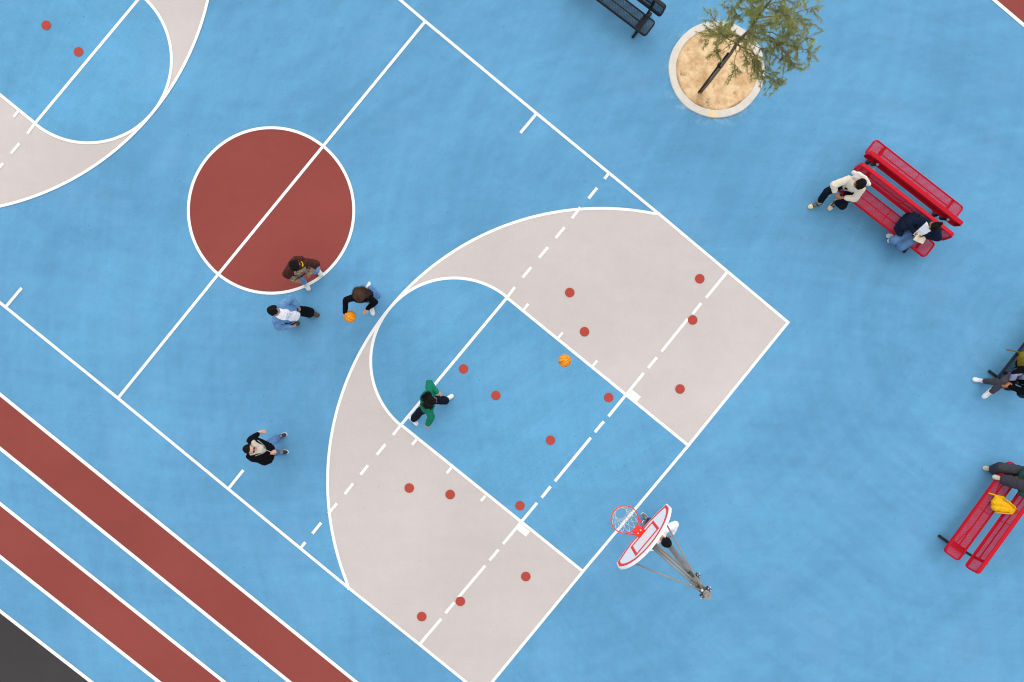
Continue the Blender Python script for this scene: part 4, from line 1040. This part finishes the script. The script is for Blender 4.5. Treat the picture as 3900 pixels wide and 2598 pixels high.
# seated reader
z = Z(3370, 780, 7.84)
M['page'] = mat('book_pages', srgb(236, 226, 202), 0.9, 0.03, 40); M['cover'] = mat('book_cover', srgb(226, 182, 96), 0.7)
def ex_read(i):
    o, b = i['o'], i['base']; HP = i['HP']
    pass
person('person in navy coat and blue jeans reading a book on the red bench',
       z(1470, 640, 1.22), pxdir(-0.72, 0.69), Vector((8.62, 2.32, 0.56)), z(1350, 600, 1.02), pxdir(-0.74, -0.67),
       (z(800, 560, 0.82), z(880, 800, 0.74)), (z(1480, 1000, 0.80), z(1180, 925, 0.74)),
       (z(290, 1080, 0.62), W(3418, 905, 0.10)), (z(540, 1360, 0.62), W(3424, 914, 0.10)),
       skin='brown', hair=('black', 'bun', 0.0), top='navy', top_fit=1.15, pants='jeans', pant=(0.112, 0.10, 0.085), pants_end=0.98, shoes=('white_shoe', 'white_shoe', None), sleeve=1.2,
       front=[('white_c', lambda x, y, t, nf, dR, dL, nu: y > 0.0 and nf > -0.2 and 0.15 < t < 1.12 and abs(x) < 0.05 + 0.05 * t)],
       pitch=45, curl=(0.9, 0.9), toes=(W(3392, 898, 0.08), W(3388, 916, 0.08)), hem=0.05,
       handdir=(pxdir(0.35, 0.9) , pxdir(-0.9, 0.2)), palms=(pxdir(0.6, -0.2) + Vector((0, 0, 0.5)), pxdir(-0.2, -0.8) + Vector((0, 0, 0.6))), extras=ex_read)
bk0 = z(1035, 985, 0.735)
book = tag(empty('book', bk0), 'open book with cream pages held by the seated reader', 'book')
sp = (z(960, 1100, 0.72) - z(1075, 905, 0.76)).normalized(); rt = Vector((sp.y, -sp.x, 0)).normalized()      # along the spine, and across
if rt.dot(pxdir(1, 0)) < 0: rt = -rt
up_ = rt.cross(sp); up_ = up_ if up_.z > 0 else -up_
for s, lift in ((-1, 0.65), (1, 0.28)):
    for nm, m_, th, wdt, off in (('cover', 'cover', 0.004, 0.125, -0.012), ('page_block', 'page', 0.012, 0.118, 0.0)):
        bm = bmesh.new(); rr = []
        for j in range(7):
            t = j / 6; x = s * wdt * t * math.cos(lift * (1 - 0.4 * t)); zz = wdt * t * math.sin(lift) * (1 - 0.35 * t) + off + (0.012 * math.sin(math.pi * t) if nm == 'page_block' else 0)
            c = rt * x + up_ * zz; rr.append([c - sp * 0.092 - up_ * th / 2, c + sp * 0.092 - up_ * th / 2, c + sp * 0.092 + up_ * th / 2, c - sp * 0.092 + up_ * th / 2])
        rings(bm, rr); bmesh.ops.recalc_face_normals(bm, faces=bm.faces); bm_obj(nm, bm, M[m_], book)
# navy backpack beside the reader
def bag(name, label, c, ax, ay, parts, mtl, straps, strap_m=None, vox=0.011, disp=0.03):
    """parts: capsules in the bag's own frame"""
    b = tag(empty(name, c), label, 'bag')
    ax = Vector(ax).normalized(); ay = Vector(ay).normalized(); az = Vector((0, 0, 1))
    T2 = lambda p: ax * p[0] + ay * p[1] + az * p[2]
    bm = bmesh.new()
    for p, q, r0, r1 in parts: capsule(bm, T2(p), T2(q), r0, r1)
    remeshed('bag_body', bm, M[mtl], vox, 5, disp, 0.07, b, (0, 0, 0), 0.012)
    for st, r in straps:
        bm = bmesh.new(); tube(bm, [T2(p) for p in st], r, 6); bm_obj('strap', bm, M[strap_m or mtl], b, True)
    return b
aW, bW = Vector((0.788, -0.6157, 0)), Vector((0.6157, 0.788, 0))
bag('backpack', 'dark navy backpack leaning on the red bench beside the reader', aW * 5.00 + bW * 7.10 + Vector((0, 0, 0.465)), bW, aW,
    [((-0.13, 0, 0.10), (0.13, 0, 0.12), 0.10, 0.10), ((-0.12, 0, 0.24), (0.15, 0.02, 0.28), 0.10, 0.085), ((-0.05, 0.02, 0.36), (0.14, 0.02, 0.42), 0.075, 0.05), ((-0.16, 0.02, 0.09), (-0.20, 0.10, 0.08), 0.08, 0.07)], 'navy',
    [([(0.10, 0.07, 0.40), (0.05, 0.16, 0.38), (-0.02, 0.20, 0.28), (-0.06, 0.12, 0.12)], 0.016), ([(0.15, 0.05, 0.40), (0.22, 0.10, 0.34), (0.22, 0.14, 0.2), (0.15, 0.1, 0.1)], 0.016)])
M['yellow_b'] = cloth('yellow_canvas', 232, 178, 30, var=0.08); M['olive'] = cloth('olive_canvas', 112, 98, 36, var=0.15)
z3 = Z(3540, 1720, 3.136); cy = z3(880, 650, 0.50)
R3 = lambda x, y, h: tuple(z3(x, y, h) - cy)
by = tag(empty('bag', (cy.x, cy.y, 0.465)), 'yellow drawstring bag lying on the red bench seat', 'bag')
bm = bmesh.new(); off = Vector((cy.x, cy.y, 0.465))
for (x, y, h, r), (x2, y2, h2, r2) in (((790, 610, 0.56, 0.085), (930, 640, 0.62, 0.085)), ((790, 670, 0.56, 0.08), (950, 700, 0.66, 0.065)), ((930, 640, 0.62, 0.085), (1010, 690, 0.70, 0.05)), ((850, 575, 0.56, 0.06), (800, 570, 0.55, 0.06)), ((800, 535, 0.55, 0.035), (880, 555, 0.58, 0.04)), ((1000, 700, 0.70, 0.055), (985, 735, 0.69, 0.045))):
    capsule(bm, z3(x, y, h) - off, z3(x2, y2, h2) - off, r, r2)
remeshed('bag_body', bm, M['yellow_b'], 0.010, 4, 0.03, 0.07, by, (0, 0, 0), 0.015)
for st in ([(850, 550, 0.60), (780, 518, 0.55), (705, 496, 0.52)], [(790, 730, 0.60), (900, 738, 0.68), (1000, 745, 0.74), (1050, 735, 0.72)], [(880, 555, 0.62), (950, 600, 0.69), (1020, 660, 0.76), (1055, 735, 0.72)]):
    bm = bmesh.new(); tube(bm, [z3(*p) - off for p in st], 0.015, 7); bm_obj('strap', bm, M['yellow_b'], by, True)
z2 = Z(3560, 1280, 5.6); oc = z2(1900, 560, 0.58); off = Vector((oc.x, oc.y, 0.465))
bo = tag(empty('bag', off), 'olive green bag on the black bench at the right edge', 'bag')
bm = bmesh.new()
for (x, y, h, r), (x2, y2, h2, r2) in (((1880, 480, 0.58, 0.11), (1890, 620, 0.58, 0.11)), ((1960, 470, 0.58, 0.12), (1980, 640, 0.58, 0.12)), ((1850, 400, 0.56, 0.06), (1960, 400, 0.56, 0.08))): capsule(bm, z2(x, y, h) - off, z2(x2, y2, h2) - off, r, r2)
remeshed('bag_body', bm, M['olive'], 0.011, 4, 0.03, 0.07, bo, (0, 0, 0), 0.012)
bm = bmesh.new(); tube(bm, [z2(*p) - off for p in ((1840, 360, 0.56), (1790, 345, 0.53), (1690, 320, 0.44), (1600, 300, 0.40), (1525, 290, 0.37))], 0.014, 6); bm_obj('strap', bm, M['olive'], bo, True)
bm = bmesh.new(); tube(bm, [z2(*p) - off for p in ((1790, 380, 0.53), (1770, 480, 0.54), (1740, 580, 0.53), (1750, 700, 0.53))], 0.02, 6); bm_obj('strap', bm, M['black_c'], bo, True)
# person on the black bench at the right edge
z = z2
person('person in dark clothes and white shoes on the black bench with crossed legs',
       W(4000, 1430, 1.22), pxdir(-0.97, 0.1), Vector((10.82, -0.72, 0.56)), W(3935, 1432, 1.02), pxdir(-0.15, -1),
       (z(1750, 850, 0.8), z(1650, 985, 0.68)), (z(1850, 1150, 0.8), z(1600, 1060, 0.66)),
       (z(1500, 930, 0.66), z(1215, 1190, 0.30)), (z(1400, 1000, 0.58), z(1060, 960, 0.10)),
       skin='brown', hair=('black', 'curly', 0.0), top='black_c', top_fit=1.12, pants='greyc', pant=(0.10, 0.080, 0.062), shoes=('white_shoe', 'white_shoe', None), sleeve=1.2,
       front=[('ltgrey', lambda x, y, t, nf, dR, dL, nu: y > 0.0 and nf > -0.1 and t < 1.1 and abs(x) < 0.07)],
       toes=(z(1040, 1370, 0.22), z(800, 915, 0.10)), hem=0.08, pitch=20, handdir=(pxdir(-0.9, 0.3), pxdir(-0.9, 0.2)))
# person on the lower red bench at the right edge
z = Z(3720, 1730, 9.222)
def lapg(bm):
    pass
person('person in dark green sweater and wide charcoal trousers beside the yellow bag',
       W(4020, 1845, 1.22), pxdir(-0.95, -0.25), Vector((10.86, -2.86, 0.56)), W(3955, 1838, 1.02), pxdir(0.3, -0.95),
       (z(1800, 700, 0.8), z(1530, 850, 0.66)), (z(1650, 1350, 0.78), z(1500, 960, 0.64)),
       (z(1000, 420, 0.64), z(640, 560, 0.10)), (z(1800, 1150, 0.95), z(990, 900, 0.53)),
       skin='brown', hair=('black', 'curly', 0.0), top='dkgreen', top_fit=1.12, pants='charcoal', pant=(0.115, 0.115, 0.125), pants_end=0.92, shoes=('beige_shoe', 'grey_sole', None), sleeve=1.3,
       toes=(z(330, 500, 0.10), z(600, 790, 0.53)), hem=0.08, pitch=20, curl=(0.9, 0.9), handdir=(pxdir(-0.9, 0.3), pxdir(-0.7, -0.3)))
